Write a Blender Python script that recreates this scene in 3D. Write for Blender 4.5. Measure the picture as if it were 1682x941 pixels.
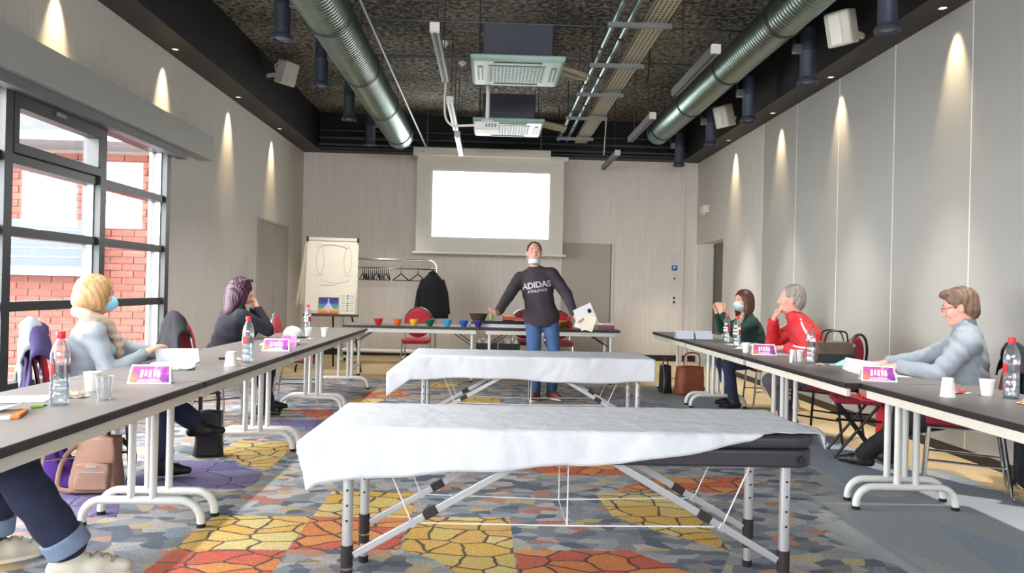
import bpy, bmesh, math, random
import numpy as np
from mathutils import Vector, Matrix, noise
for o in list(bpy.data.objects): bpy.data.objects.remove(o, do_unlink=True)
S = bpy.context.scene
COL = S.collection
PI = math.pi
# ------------------------------------------------------------------ camera
F = 1215.0
yaw = math.atan(37/F); pitch = math.atan(3.5/F); roll = 0.023
fw = Vector((math.sin(yaw)*math.cos(pitch), math.cos(yaw)*math.cos(pitch), math.sin(pitch)))
r0 = Vector((math.cos(yaw), -math.sin(yaw), 0)); u0 = r0.cross(fw)
rr = r0*math.cos(roll)+u0*math.sin(roll); uu = u0*math.cos(roll)-r0*math.sin(roll)
cam = bpy.data.cameras.new('camera'); camo = bpy.data.objects.new('camera', cam); COL.objects.link(camo)
cam.sensor_fit = 'HORIZONTAL'; cam.sensor_width = 36; cam.lens = 36*F/1682
cam.clip_start = .05; cam.clip_end = 200
M = Matrix((rr, uu, -fw)).transposed().to_4x4(); M.translation = Vector((0, 0, 1.25)); camo.matrix_world = M
S.camera = camo
# ------------------------------------------------------------------ world, light, exposure
W = bpy.data.worlds.new('sky'); S.world = W; W.use_nodes = True
bg = W.node_tree.nodes['Background']; bg.inputs[0].default_value = (.95, .97, 1, 1); bg.inputs[1].default_value = 5.2
S.view_settings.view_transform = 'Standard'; S.view_settings.look = 'None'
S.view_settings.exposure = 2.27; S.view_settings.gamma = 1; S.view_settings.use_curve_mapping = False
def portal(loc, rot, sx, sy):
    l = bpy.data.lights.new('window_portal', 'AREA'); l.shape = 'RECTANGLE'; l.size = sx; l.size_y = sy
    l.cycles.is_portal = True
    o = bpy.data.objects.new('window_portal', l); o.location = loc; o.rotation_euler = rot; COL.objects.link(o)
portal((-3.62, 4.0, 1.53), (0, -PI/2, 0), 2.2, 7.8)
portal((.2, -4.2, 2.65), (PI/2, 0, 0), 6.6, 1.2)
# ------------------------------------------------------------------ helpers
def lin(c):
    if isinstance(c, str):
        c = tuple(int(c[i:i+2], 16)/255 for i in (0, 2, 4))
    return tuple(x/12.92 if x <= .04045 else ((x+.055)/1.055)**2.4 for x in c)+(1,)
MATS = {}
def mat(name, col, rough=.6, metal=0, var=.08, vs=30, bump=0, bs=80, stretch=None, spec=.5, emit=0, ecol=None, sheen=0):
    m = bpy.data.materials.new(name); m.use_nodes = True; MATS[name] = m
    nt = m.node_tree; N = nt.nodes; L = nt.links; b = N['Principled BSDF']
    b.inputs['Roughness'].default_value = rough; b.inputs['Metallic'].default_value = metal
    b.inputs['Specular IOR Level'].default_value = spec
    if sheen: b.inputs['Sheen Weight'].default_value = sheen
    tc = N.new('ShaderNodeTexCoord'); mp = N.new('ShaderNodeMapping'); L.new(tc.outputs['Object'], mp.inputs[0])
    if stretch: mp.inputs['Scale'].default_value = stretch
    nz = N.new('ShaderNodeTexNoise'); nz.inputs['Scale'].default_value = vs; nz.inputs['Detail'].default_value = 4; L.new(mp.outputs[0], nz.inputs[0])
    mx = N.new('ShaderNodeMix'); mx.data_type = 'RGBA'; c = lin(col)
    mx.inputs[6].default_value = tuple(x*(1-var*2) for x in c[:3])+(1,); mx.inputs[7].default_value = tuple(min(1, x*(1+var*2)) for x in c[:3])+(1,)
    L.new(nz.outputs[0], mx.inputs[0]); L.new(mx.outputs[2], b.inputs['Base Color'])
    if bump:
        n2 = N.new('ShaderNodeTexNoise'); n2.inputs['Scale'].default_value = bs; n2.inputs['Detail'].default_value = 3; L.new(mp.outputs[0], n2.inputs[0])
        bp = N.new('ShaderNodeBump'); bp.inputs['Strength'].default_value = bump; bp.inputs['Distance'].default_value = .01
        L.new(n2.outputs[0], bp.inputs['Height']); L.new(bp.outputs[0], b.inputs['Normal'])
    if emit:
        b.inputs['Emission Color'].default_value = lin(ecol or col); b.inputs['Emission Strength'].default_value = emit
    return m
def ramp(nt, src, stops, const=True):
    r = nt.nodes.new('ShaderNodeValToRGB'); r.color_ramp.interpolation = 'CONSTANT' if const else 'LINEAR'
    e = r.color_ramp.elements
    while len(e) < len(stops): e.new(.5)
    for i, (p, c) in enumerate(stops): e[i].position = p; e[i].color = lin(c)
    nt.links.new(src, r.inputs[0]); return r.outputs[0]
def clear(name, tint, gloss, rough=.02, body=0):
    m = bpy.data.materials.new(name); m.use_nodes = True; nt = m.node_tree; N = nt.nodes; L = nt.links; MATS[name] = m
    N.remove(N['Principled BSDF']); t = N.new('ShaderNodeBsdfTransparent'); t.inputs[0].default_value = tint
    g = N.new('ShaderNodeBsdfGlossy'); g.inputs['Roughness'].default_value = rough
    lw = N.new('ShaderNodeLayerWeight'); lw.inputs[0].default_value = .25
    ma = N.new('ShaderNodeMath'); ma.operation = 'MULTIPLY_ADD'; ma.inputs[1].default_value = gloss; ma.inputs[2].default_value = gloss*.25; L.new(lw.outputs['Fresnel'], ma.inputs[0])
    x = N.new('ShaderNodeMixShader'); L.new(ma.outputs[0], x.inputs[0]); L.new(t.outputs[0], x.inputs[1]); L.new(g.outputs[0], x.inputs[2])
    out = x
    if body:
        d = N.new('ShaderNodeBsdfDiffuse'); d.inputs[0].default_value = (.85, .88, .9, 1); x2 = N.new('ShaderNodeMixShader'); x2.inputs[0].default_value = body
        L.new(x.outputs[0], x2.inputs[1]); L.new(d.outputs[0], x2.inputs[2]); out = x2
    L.new(out.outputs[0], N['Material Output'].inputs[0]); return m
class MB:
    def __init__(s): s.v = []; s.f = []; s.mi = []; s.cur = 0
    def add(s, vs, fs):
        n = len(s.v); s.v += [tuple(x) for x in vs]; s.f += [tuple(i+n for i in q) for q in fs]; s.mi += [s.cur]*len(fs); return s
    def box(s, c, d, R=None):
        c = Vector(c); h = [x/2 for x in d]
        vs = [Vector((sx*h[0], sy*h[1], sz*h[2])) for sx in (-1, 1) for sy in (-1, 1) for sz in (-1, 1)]
        if R is not None: vs = [R @ x for x in vs]
        return s.add([c+x for x in vs], [(0, 1, 3, 2), (4, 6, 7, 5), (0, 4, 5, 1), (2, 3, 7, 6), (0, 2, 6, 4), (1, 5, 7, 3)])
    def b2(s, x0, x1, y0, y1, z0, z1): return s.box(((x0+x1)/2, (y0+y1)/2, (z0+z1)/2), (x1-x0, y1-y0, z1-z0))
    def bar(s, a, b, w, h, up=(0, 0, 1)):
        a = Vector(a); b = Vector(b); d = (b-a); z = d.normalized(); x = Vector(up).cross(z)
        if x.length < 1e-4: x = Vector((1, 0, 0)).cross(z)
        x.normalize(); y = z.cross(x); R = Matrix((x, y, z)).transposed()
        return s.box((a+b)/2, (w, h, d.length), R)
    def tube(s, pts, r, n=8, caps=True, closed=False):
        P = [Vector(p) for p in pts]; k = len(P); R = r if isinstance(r, (list, tuple)) else [r]*k
        vs = []; prev = None
        for i, p in enumerate(P):
            if closed: t = P[(i+1) % k]-P[i-1]
            else: t = P[min(i+1, k-1)]-P[max(i-1, 0)]
            t.normalize()
            if prev is None:
                x = t.orthogonal().normalized()
            else:
                x = prev-t*prev.dot(t); x = x.normalized() if x.length > 1e-6 else t.orthogonal().normalized()
            prev = x; y = t.cross(x)
            vs += [p+(x*math.cos(2*PI*j/n)+y*math.sin(2*PI*j/n))*R[i] for j in range(n)]
        fs = []
        for i in range(k if closed else k-1):
            i2 = (i+1) % k
            fs += [(i*n+j, i*n+(j+1) % n, i2*n+(j+1) % n, i2*n+j) for j in range(n)]
        if caps and not closed: fs += [tuple(range(n-1, -1, -1)), tuple(range((k-1)*n, k*n))]
        return s.add(vs, fs)
    def lathe(s, prof, c=(0, 0, 0), n=20, caps=True, sx=1, sy=1):
        c = Vector(c); vs = []; k = len(prof)
        for r, z in prof: vs += [c+Vector((sx*r*math.cos(2*PI*j/n), sy*r*math.sin(2*PI*j/n), z)) for j in range(n)]
        fs = [(i*n+j, i*n+(j+1) % n, (i+1)*n+(j+1) % n, (i+1)*n+j) for i in range(k-1) for j in range(n)]
        if caps: fs += [tuple(range(n-1, -1, -1)), tuple(range((k-1)*n, k*n))]
        return s.add(vs, fs)
    def prism(s, poly, z0, z1):
        n = len(poly); vs = [(x, y, z0) for x, y in poly]+[(x, y, z1) for x, y in poly]
        return s.add(vs, [tuple(range(n-1, -1, -1)), tuple(range(n, 2*n))]+[(i, (i+1) % n, n+(i+1) % n, n+i) for i in range(n)])
    def grid(s, fn, nu, nv):
        vs = [fn(i/nu, j/nv) for i in range(nu+1) for j in range(nv+1)]
        return s.add(vs, [(i*(nv+1)+j, (i+1)*(nv+1)+j, (i+1)*(nv+1)+j+1, i*(nv+1)+j+1) for i in range(nu) for j in range(nv)])
    def xf(s, M): s.v = [tuple(M @ Vector(v)) for v in s.v]; return s
    def build(s, name, m, parent=None, smooth=False, bevel=0, solid=0, sub=0, loc=None, kind=None, label=None, seg=2):
        me = bpy.data.meshes.new(name); me.from_pydata(s.v, [], s.f); 
        ms = m if isinstance(m, (list, tuple)) else [m]
        for x in ms: me.materials.append(MATS[x] if isinstance(x, str) else x)
        if len(ms) > 1: me.polygons.foreach_set('material_index', s.mi)
        bm = bmesh.new(); bm.from_mesh(me); bmesh.ops.recalc_face_normals(bm, faces=bm.faces); bm.to_mesh(me); bm.free()
        if smooth:
            me.polygons.foreach_set('use_smooth', [True]*len(me.polygons))
            if smooth != 2: me.set_sharp_from_angle(angle=.7)
        o = bpy.data.objects.new(name, me); COL.objects.link(o)
        if parent: o.parent = parent
        if loc: o.location = loc
        if bevel:
            b = o.modifiers.new('b', 'BEVEL'); b.width = bevel; b.segments = seg; b.limit_method = 'ANGLE'; b.angle_limit = .6
        if solid:
            q = o.modifiers.new('s', 'SOLIDIFY'); q.thickness = solid; q.offset = 0
        if sub:
            q = o.modifiers.new('u', 'SUBSURF'); q.levels = sub; q.render_levels = sub
        if kind: o['kind'] = kind
        if label: o['label'] = label
        return o
def tag(o, label, cat, group=None):
    o['label'] = label; o['category'] = cat
    if group: o['group'] = group
    return o
def thing(name, label, cat, loc=(0, 0, 0), rz=0, group=None):
    o = bpy.data.objects.new(name, None); o.empty_display_size = .1; COL.objects.link(o); o.location = loc; o.rotation_euler = (0, 0, rz)
    return tag(o, label, cat, group)
def struct(name, mb, m, label=None, parent=None, **k):
    o = mb.build(name, m, parent, **k)
    if not parent: o['kind'] = 'structure'
    if label: o['label'] = label
    return o
def clone(root, loc, rz=None, label=None):
    def cp(o, par):
        c = o.copy(); COL.objects.link(c); c.parent = par
        for ch in [x for x in COL.objects if x.parent == o]: cp(ch, c)
        return c
    r = cp(root, None); r.location = loc
    if rz is not None: r.rotation_euler = (0, 0, rz)
    if label: r['label'] = label
    return r
def bez(pts, n=8):
    "Catmull-Rom through points"
    P = [Vector(p) for p in pts]; P = [P[0]*2-P[1]]+P+[P[-1]*2-P[-2]]; out = []
    for i in range(1, len(P)-2):
        for k in range(n):
            t = k/n; a, b, c, d = P[i-1:i+3]
            out.append(.5*((2*b)+(c-a)*t+(2*a-5*b+4*c-d)*t*t+(3*b-a-3*c+d)*t**3))
    return out+[P[-2]]
def rnd(seed): return random.Random(seed)
# ------------------------------------------------------------------ materials
def wood_wall(name, c):
    return mat(name, c, .75, var=.07, vs=5, stretch=(9, 9, .35), bump=.08, bs=9)
wood_wall('wall_wood', 'cfcbc3'); wood_wall('wall_wood_back', 'e6e0d8')
mat('wall_panel', 'a8a8a2', .6, var=.02, vs=4); mat('panel_gap', 'ebe9e2', .6)
mat('black_paint', '17181c', .7, var=.15); mat('soffit_lit', '35312f', .6, var=.1)
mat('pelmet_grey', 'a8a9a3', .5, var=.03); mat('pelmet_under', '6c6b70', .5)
mat('frame_dark', '2b2e30', .4, var=.1); mat('frame_alu', 'a9adad', .35, metal=.4)
mat('door_grey', 'a49e96', .5, var=.03, vs=6); mat('door_light', 'b3aaa1', .5, var=.03); mat('door_dark', '706a62', .5, var=.03)
mat('steel', 'b9bcbd', .28, metal=1, var=.05); mat('chrome', 'd4d5d6', .15, metal=1, var=.02)
mat('alu', 'dfe1e4', .3, metal=.75, var=.04); mat('duct_metal', '8fa39c', .33, metal=1, var=.1, vs=8)
mat('spot_blue', '3e4656', .45, var=.08); mat('white_plastic', 'e9e8e2', .4, var=.02); mat('offwhite', 'ddd9cd', .5, var=.02)
mat('cassette', 'a3bfb5', .4, var=.02); mat('cassette_box', '474b57', .55, var=.06); mat('dark_plastic', '1c1c1f', .45)
mat('strut', '83878a', .4, metal=.6); mat('tray', 'b3ad97', .4, metal=.6, var=.1); mat('pipe_green', '6d8a84', .3, metal=.8)
mat('pipe_dark', '3b4147', .4, metal=.4); mat('rubber', '151517', .7)
mat('table_lam', '76716d', .45, var=.04, vs=60); mat('table_edge', '241f1f', .45); mat('table_rail', 'd8d3c6', .45, var=.03); mat('table_leg', 'e3e3df', .35, var=.02)
mat('vinyl', '38353a', .42, var=.06, bump=.05, bs=200); mat('sheet', 'cdd0d5', .85, var=.03, vs=14, bump=.35, bs=26)
mat('cord', 'e6e6e6', .6); mat('clamp', '2a2523', .5)
mat('seat_red', 'b22a38', .8, var=.08, vs=90, bump=.1, bs=300); mat('seat_dark', '8e1f30', .8, var=.1, vs=90)
mat('paper', 'f1f1f0', .8, var=.02); mat('paper_warm', 'efe7d2', .8, var=.03); mat('paper_blue', 'dfe6f4', .8, var=.02)
mat('cap_red', 'e8303a', .4); mat('label_red', 'd8202c', .5); mat('label_green', '1f8a55', .5); mat('cup_white', 'f4f3f0', .5, var=.01)
clear('window_glass', (1, 1, 1, 1), .13); clear('bottle_plastic', (.95, .98, 1, 1), .7, .05, .05); clear('cup_clear', (.97, .98, .98, 1), .6, .05, .07); clear('water', (.9, .95, .97, 1), .3, .02, .04)
mat('skin', 'd9a58c', .55, var=.05, vs=60, spec=.35); mat('skin_pink', 'dfa593', .55, var=.05, vs=60, spec=.35); mat('lip', 'b8685f', .5); mat('eye_white', 'c9c0ba', .3); mat('iris', '3a2c22', .3)
mat('mask_blue', '8fd3e6', .8, var=.04); mat('mask_pale', 'cfe6ec', .8, var=.04)
def carpet(name, joint, stops, scale, jw, extra=None):
    m = bpy.data.materials.new(name); m.use_nodes = True; MATS[name] = m; nt = m.node_tree; N = nt.nodes; L = nt.links; b = N['Principled BSDF']
    b.inputs['Roughness'].default_value = .9; b.inputs['Specular IOR Level'].default_value = .2
    g = N.new('ShaderNodeNewGeometry'); mp = N.new('ShaderNodeMapping'); L.new(g.outputs['Position'], mp.inputs[0]); mp.inputs['Scale'].default_value = scale
    wn = N.new('ShaderNodeTexNoise'); wn.inputs['Scale'].default_value = .8; L.new(mp.outputs[0], wn.inputs[0])
    ad = N.new('ShaderNodeVectorMath'); ad.operation = 'MULTIPLY_ADD'; ad.inputs[1].default_value = (.5, .5, 0); L.new(wn.outputs['Color'], ad.inputs[0]); L.new(mp.outputs[0], ad.inputs[2])
    v = N.new('ShaderNodeTexVoronoi'); v.voronoi_dimensions = '2D'; v.inputs['Scale'].default_value = 1; L.new(ad.outputs[0], v.inputs['Vector'])
    sp = N.new('ShaderNodeSeparateColor'); L.new(v.outputs['Color'], sp.inputs[0])
    col = ramp(nt, sp.outputs[0], stops)
    if extra:
        n3 = N.new('ShaderNodeTexNoise'); n3.inputs['Scale'].default_value = 1.1; n3.inputs['Detail'].default_value = 1; L.new(g.outputs['Position'], n3.inputs[0])
        c2 = ramp(nt, sp.outputs[0], extra); mk = ramp(nt, n3.outputs[0], [(0, '000000'), (.5, 'ffffff')])
        mx = N.new('ShaderNodeMix'); mx.data_type = 'RGBA'; L.new(mk, mx.inputs[0]); L.new(col, mx.inputs[6]); L.new(c2, mx.inputs[7]); col = mx.outputs[2]
    if jw:
        e = N.new('ShaderNodeTexVoronoi'); e.voronoi_dimensions = '2D'; e.feature = 'DISTANCE_TO_EDGE'; e.inputs['Scale'].default_value = 1; L.new(ad.outputs[0], e.inputs['Vector'])
        k = N.new('ShaderNodeMath'); k.operation = 'LESS_THAN'; k.inputs[1].default_value = jw; L.new(e.outputs['Distance'], k.inputs[0])
        mx = N.new('ShaderNodeMix'); mx.data_type = 'RGBA'; L.new(k.outputs[0], mx.inputs[0]); L.new(col, mx.inputs[6]); mx.inputs[7].default_value = lin(joint); col = mx.outputs[2]
    nz = N.new('ShaderNodeTexNoise'); nz.inputs['Scale'].default_value = 160; nz.inputs['Detail'].default_value = 2; L.new(g.outputs['Position'], nz.inputs[0])
    q = ramp(nt, nz.outputs[0], [(.3, 'c4c4c4'), (.7, 'ffffff')], False)
    mu = N.new('ShaderNodeMix'); mu.data_type = 'RGBA'; mu.blend_type = 'MULTIPLY'; mu.inputs[0].default_value = 1; L.new(col, mu.inputs[6]); L.new(q, mu.inputs[7])
    L.new(mu.outputs[2], b.inputs['Base Color'])
    bp = N.new('ShaderNodeBump'); bp.inputs['Strength'].default_value = .3; bp.inputs['Distance'].default_value = .004; L.new(nz.outputs[0], bp.inputs['Height']); L.new(bp.outputs[0], b.inputs['Normal'])
    return m
G = ['a3a6aa', '8d9197', 'b4b0ac', '787d87', 'aeb4ba', '66707f', '989390', 'c0beba']
carpet('carpet_flake', '555555', [(i*.1, c) for i, c in enumerate(G)]+[(.80, 'b39186'), (.86, 'c08070'), (.92, 'c4ad80'), (.96, '8d94a0')], (9.5, 15, 1), 0,
       [(0, 'a0a3a6'), (.16, '81868c'), (.3, 'b8b4ae'), (.45, '6b727c'), (.58, 'b1aeab'), (.7, '909ba6'), (.84, 'c08f7c'), (.9, '8e8884'), (.95, 'c6b38c')])
carpet('carpet_yellow', '6f5f50', [(0, 'e0c47a'), (.25, 'deb564'), (.5, 'e2cf92'), (.75, 'e2b56c')], (5.6, 7.5, 1), .045)
carpet('carpet_orange', '6e5750', [(0, 'd4735a'), (.3, 'de8d58'), (.55, 'cf6a58'), (.75, 'e29c62')], (5.6, 7.5, 1), .045)
carpet('carpet_purple', '4a4260', [(0, '7f749c'), (.3, '8a7ba4'), (.6, '776f99'), (.85, '8e86a4')], (4, 5, 1), .02)
carpet('carpet_plain', '888888', [(0, 'b0b5b6'), (.5, 'b8bbba'), (.8, 'a7aeb2')], (1.9, .8, 1), 0)
carpet('carpet_blue', '888888', [(0, '9facb8'), (.5, 'a6b3bf'), (.8, '9ba7b4')], (1.9, .8, 1), 0)
carpet('carpet_warm_pool', '888888', [(0, 'c4ab80'), (.5, 'c9b089'), (.8, 'bca57c')], (2, 2, 1), 0)  # tan tone stands for warm lamplight on the plain carpet
def ceil_mat():
    m = bpy.data.materials.new('ceiling_spray'); m.use_nodes = True; MATS[m.name] = m; nt = m.node_tree; N = nt.nodes; L = nt.links; b = N['Principled BSDF']; b.inputs['Roughness'].default_value = .9
    g = N.new('ShaderNodeNewGeometry'); n1 = N.new('ShaderNodeTexNoise'); n1.inputs['Scale'].default_value = 16; n1.inputs['Detail'].default_value = 5; n1.inputs['Roughness'].default_value = .7; L.new(g.outputs['Position'], n1.inputs[0])
    n2 = N.new('ShaderNodeTexNoise'); n2.inputs['Scale'].default_value = .8; L.new(g.outputs['Position'], n2.inputs[0])
    a = N.new('ShaderNodeMath'); a.operation = 'MULTIPLY_ADD'; a.inputs[1].default_value = .35; L.new(n2.outputs[0], a.inputs[0]); L.new(n1.outputs[0], a.inputs[2])
    c = ramp(nt, a.outputs[0], [(.55, '191919'), (.64, '524f49'), (.74, '8b8678'), (.85, 'a59f90')], False); L.new(c, b.inputs['Base Color'])
    bp = N.new('ShaderNodeBump'); bp.inputs['Strength'].default_value = .6; bp.inputs['Distance'].default_value = .03; L.new(n1.outputs[0], bp.inputs['Height']); L.new(bp.outputs[0], b.inputs['Normal'])
ceil_mat()
def obj_rand(name, stops, rough=.85):
    m = bpy.data.materials.new(name); m.use_nodes = True; MATS[name] = m; nt = m.node_tree; N = nt.nodes; L = nt.links; b = N['Principled BSDF']; b.inputs['Roughness'].default_value = rough
    oi = N.new('ShaderNodeObjectInfo'); c = ramp(nt, oi.outputs['Random'], stops, False)
    tc = N.new('ShaderNodeTexCoord'); nz = N.new('ShaderNodeTexNoise'); nz.inputs['Scale'].default_value = 25; L.new(tc.outputs['Object'], nz.inputs[0]); q = ramp(nt, nz.outputs[0], [(.3, 'd8d8d8'), (.7, 'ffffff')], False)
    mu = N.new('ShaderNodeMix'); mu.data_type = 'RGBA'; mu.blend_type = 'MULTIPLY'; mu.inputs[0].default_value = 1; L.new(c, mu.inputs[6]); L.new(q, mu.inputs[7]); L.new(mu.outputs[2], b.inputs['Base Color'])
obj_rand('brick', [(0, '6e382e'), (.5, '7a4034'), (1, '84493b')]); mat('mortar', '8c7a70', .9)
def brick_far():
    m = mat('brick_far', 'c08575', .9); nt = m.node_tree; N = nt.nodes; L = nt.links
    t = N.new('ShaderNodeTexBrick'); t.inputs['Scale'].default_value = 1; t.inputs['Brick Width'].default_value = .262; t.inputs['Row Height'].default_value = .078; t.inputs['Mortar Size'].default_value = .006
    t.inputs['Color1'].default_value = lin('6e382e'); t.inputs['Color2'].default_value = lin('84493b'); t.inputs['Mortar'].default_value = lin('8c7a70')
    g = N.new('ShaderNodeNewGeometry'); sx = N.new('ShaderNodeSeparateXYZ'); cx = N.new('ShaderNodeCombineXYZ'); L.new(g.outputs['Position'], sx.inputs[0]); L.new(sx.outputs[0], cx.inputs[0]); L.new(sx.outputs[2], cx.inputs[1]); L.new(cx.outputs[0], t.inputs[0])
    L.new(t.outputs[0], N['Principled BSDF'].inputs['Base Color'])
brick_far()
# ------------------------------------------------------------------ room shell
XL, XR, YB, YR, ZS, ZC = -3.36, 3.75, 13.3, -4.0, 3.6, 4.25
WT = .22
fl = struct('floor', MB().b2(XL-WT, XR+.6, YR-.2, YB+.2, -.12, 0), 'carpet_plain', 'grey carpet floor with a coloured mosaic field in the middle')
def flat(name, poly, z, m, **k): return MB().prism(poly, .0005, z).build(name, m, fl, **k)
flat('mosaic_carpet', [(XL, YR), (1.9, YR), (1.93, 3.4), (1.83, 3.5), (1.83, 4.0), (2.02, 4.1), (2.02, 4.55), (2.22, 4.6), (2.22, 5.05), (2.36, 5.1), (2.36, 5.6), (2.2, 5.7), (2.2, 6.6), (2.0, 6.7), (2.0, 8.2), (1.75, 8.4), (1.75, 9.5), (1.2, 9.6), (1.2, 9.95), (-2.2, 9.95), (-2.2, 9.4), (-3.36, 9.4)], .002, 'carpet_flake')
for q in [[(2.5, -3.9), (3.0, -3.9), (3.0, 2.9), (2.72, 3.6), (2.5, 4.1), (2.36, 3.3)], [(2.38, 4.75), (3.3, 4.75), (3.1, 5.2), (2.95, 5.5), (3.05, 7.2), (2.5, 8.6), (2.22, 8.3), (2.22, 6.7), (2.38, 5.6)]]: flat('blue_carpet_band', q, .0015, 'carpet_blue')
flat('tan_light_pool', [(3.42, 2.0), (XR, 2.0), (XR, YB), (XL, YB), (XL, 10.0), (-2.2, 10.0), (1.3, 10.0), (1.3, 9.9), (2.1, 9.6), (2.6, 8.9), (3.1, 7.25), (3.1, 6.9), (2.97, 5.5), (3.33, 5.25), (3.38, 4.7)], .0025, 'carpet_warm_pool')  # pools of warm lamplight painted as a tan layer on the floor
PATCH = dict(
 carpet_yellow=[[(-1.44, 4.0), (-.92, 4.0), (-.92, 3.5), (-1.44, 3.5)], [(-.92, 4.5), (-.4, 4.5), (-.4, 4.01), (-.92, 4.01)], [(-.4, 4.02), (.14, 4.03), (.15, 3.1), (-.03, 3.12), (-.22, 3.4), (-.39, 3.52)], [(.68, 4.54), (1.17, 4.56), (1.2, 3.56), (.94, 3.8), (.71, 4.09)], [(-1.97, 5.9), (-1.5, 5.9), (-1.46, 5.41), (-1.44, 4.95), (-1.62, 5.1), (-1.95, 5.47)], [(-.85, 9.7), (-.38, 9.75), (-.37, 9.28), (-.82, 9.22)], [(-.28, 8.46), (.14, 8.5), (.15, 8.06), (-.28, 8.01)], [(-1.4, 8.2), (-1.08, 8.2), (-1.25, 7.66), (-1.55, 7.78)]],
 carpet_orange=[[(-1.44, 3.49), (-.92, 3.49), (-.9, 2.98), (-1.46, 2.96)], [(-.915, 4.0), (-.41, 4.0), (-.4, 3.52), (-.915, 3.51)], [(.155, 3.53), (.71, 3.54), (1.01, 3.15), (.155, 3.1)], [(.79, 4.6), (1.1, 4.92), (1.76, 5.0), (1.69, 4.58), (1.08, 4.62)], [(.01, 5.59), (.95, 5.66), (1.07, 5.02), (.42, 4.96)], [(-1.95, 7.39), (-1.5, 7.4), (-1.5, 6.86), (-1.69, 7.04)], [(-1.41, 8.76), (-.91, 8.77), (-.92, 8.34), (-1.39, 8.28)]],
 carpet_purple=[[(-2.1, 5.21), (-1.86, 5.23), (-1.47, 4.93), (-1.43, 4.64), (-1.46, 4.53), (-2.12, 4.49), (-2.25, 4.67)], [(-2.02, 6.81), (-1.5, 6.86), (-1.45, 6.4), (-1.86, 6.36)], [(1.26, 5.88), (1.93, 5.93), (1.81, 5.5), (1.19, 5.44)], [(-2.63, 4.31), (-2.5, 4.51), (-2.11, 4.38), (-1.93, 3.95), (-2.33, 3.93)]])
for m, L_ in PATCH.items():
    for q in L_: flat('carpet_patch', q, .003, m)
struct('ceiling', MB().b2(XL-WT, XR+.6, YR-.2, YB+.2, ZC, ZC+.15), 'ceiling_spray', 'rough sprayed concrete ceiling, dark and mottled')
# left wall with the window opening
WY0, WY1, WZ0, WZ1 = .13, 7.84, .44, 2.62
wl = MB(); wl.b2(XL-WT, XL, YR, YB+.2, 0, WZ0); wl.b2(XL-WT, XL, YR, YB+.2, WZ1, ZC); wl.b2(XL-WT, XL, WY1, YB+.2, WZ0, WZ1); wl.b2(XL-WT, XL, YR, WY0, WZ0, WZ1)
struct('wall_left', wl, 'wall_wood', 'left wall papered in pale wood grain')
wb = MB(); wb.b2(XL, XR+.6, YB, YB+.2, 0, ZC); struct('wall_back', wb, 'wall_wood_back', 'back wall papered in warm beige wood grain')
struct('trim_1', MB().b2(3.44, 3.5, YB-.03, YB, 0, ZS), 'wall_wood_back', 'narrow vertical strip beside the back right corner')
# right wall: backing + joints + panels
DY0, DY1, DZ = 11.76, 13.2, 2.13
wr = MB(); wr.b2(XR, XR+.1, YR, DY0, 0, ZC); wr.b2(XR, XR+.1, DY0, DY1, DZ+.1, ZC); wr.b2(XR, XR+.6, DY0-.05, DY0, 0, DZ); wr.b2(XR, XR+.6, DY1, YB, 0, DZ); wr.b2(XR+.32, XR+.42, DY0+.001, DY1-.001, 0, DZ-.001); wr.b2(XR, XR+.4, DY0+.001, DY1-.001, DZ, DZ+.1); wr.b2(XR, XR+.1, DY1, YB, DZ, ZC)
wro = struct('wall_right', wr, 'panel_gap', 'right wall clad in tall smooth grey panels')
J = [-4.0+.0, -3.17, -2.07, -.97, .13, 1.23, 2.33, 3.45, 4.55, 5.66, 6.77, 7.87, 8.97, 10.07]
for a, b in zip(J, J[1:]): MB().b2(XR-.018, XR, a+.005, b-.005, .08, ZS).build('wall_panel', 'wall_panel', wro)
for y in J[1:]: MB().b2(XR-.021, XR, y-.005, y+.005, .08, ZS).build('joint_strip', 'panel_gap', wro)
MB().b2(XR-.018, XR, 10.075, DY0, .08, ZS).build('wall_panel', 'wall_wood', wro)
MB().b2(XR-.018, XR, DY0, YB, DZ, ZS).build('wall_panel', 'wall_wood', wro)
for n, q in dict(left=(XL, XL+.015, YR, YB), right=(XR-.02, XR, YR, DY0), back=(XL, XR, YB-.015, YB)).items():
    struct('baseboard_'+n, MB().b2(q[0], q[1], q[2], q[3], 0, .08 if n != 'back' else .11), 'table_edge')
# rear wall (behind the photographer) with wide glazing
RZ0, RZ1 = 2.05, 3.25
wq = MB(); wq.b2(XL-WT, XR+.1, YR-.2, YR, 0, RZ0); wq.b2(XL-WT, XR+.1, YR-.2, YR, RZ1, ZC); wq.b2(XL-WT, XL+.25, YR-.2, YR, RZ0, RZ1); wq.b2(XR-.25, XR+.1, YR-.2, YR, RZ0, RZ1)
struct('wall_rear', wq, 'wall_wood', 'rear wall behind the camera with wide glazing')
wn2 = MB()
wn2.b2(XL+.25, XR-.25, YR-.14, YR-.06, RZ0, RZ0+.07); wn2.b2(XL+.25, XR-.25, YR-.14, YR-.06, RZ1-.07, RZ1)
for i in range(6): x = XL+.25+.03+i*(XR-XL-.56)/5; wn2.b2(x-.03, x+.03, YR-.14, YR-.06, RZ0, RZ1)
w2 = struct('window_2', wn2, 'frame_dark', 'dark framed glazing of the rear wall')
MB().b2(XL+.28, XR-.28, YR-.105, YR-.095, RZ0+.05, RZ1-.05).build('pane', 'window_glass', w2)
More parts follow.
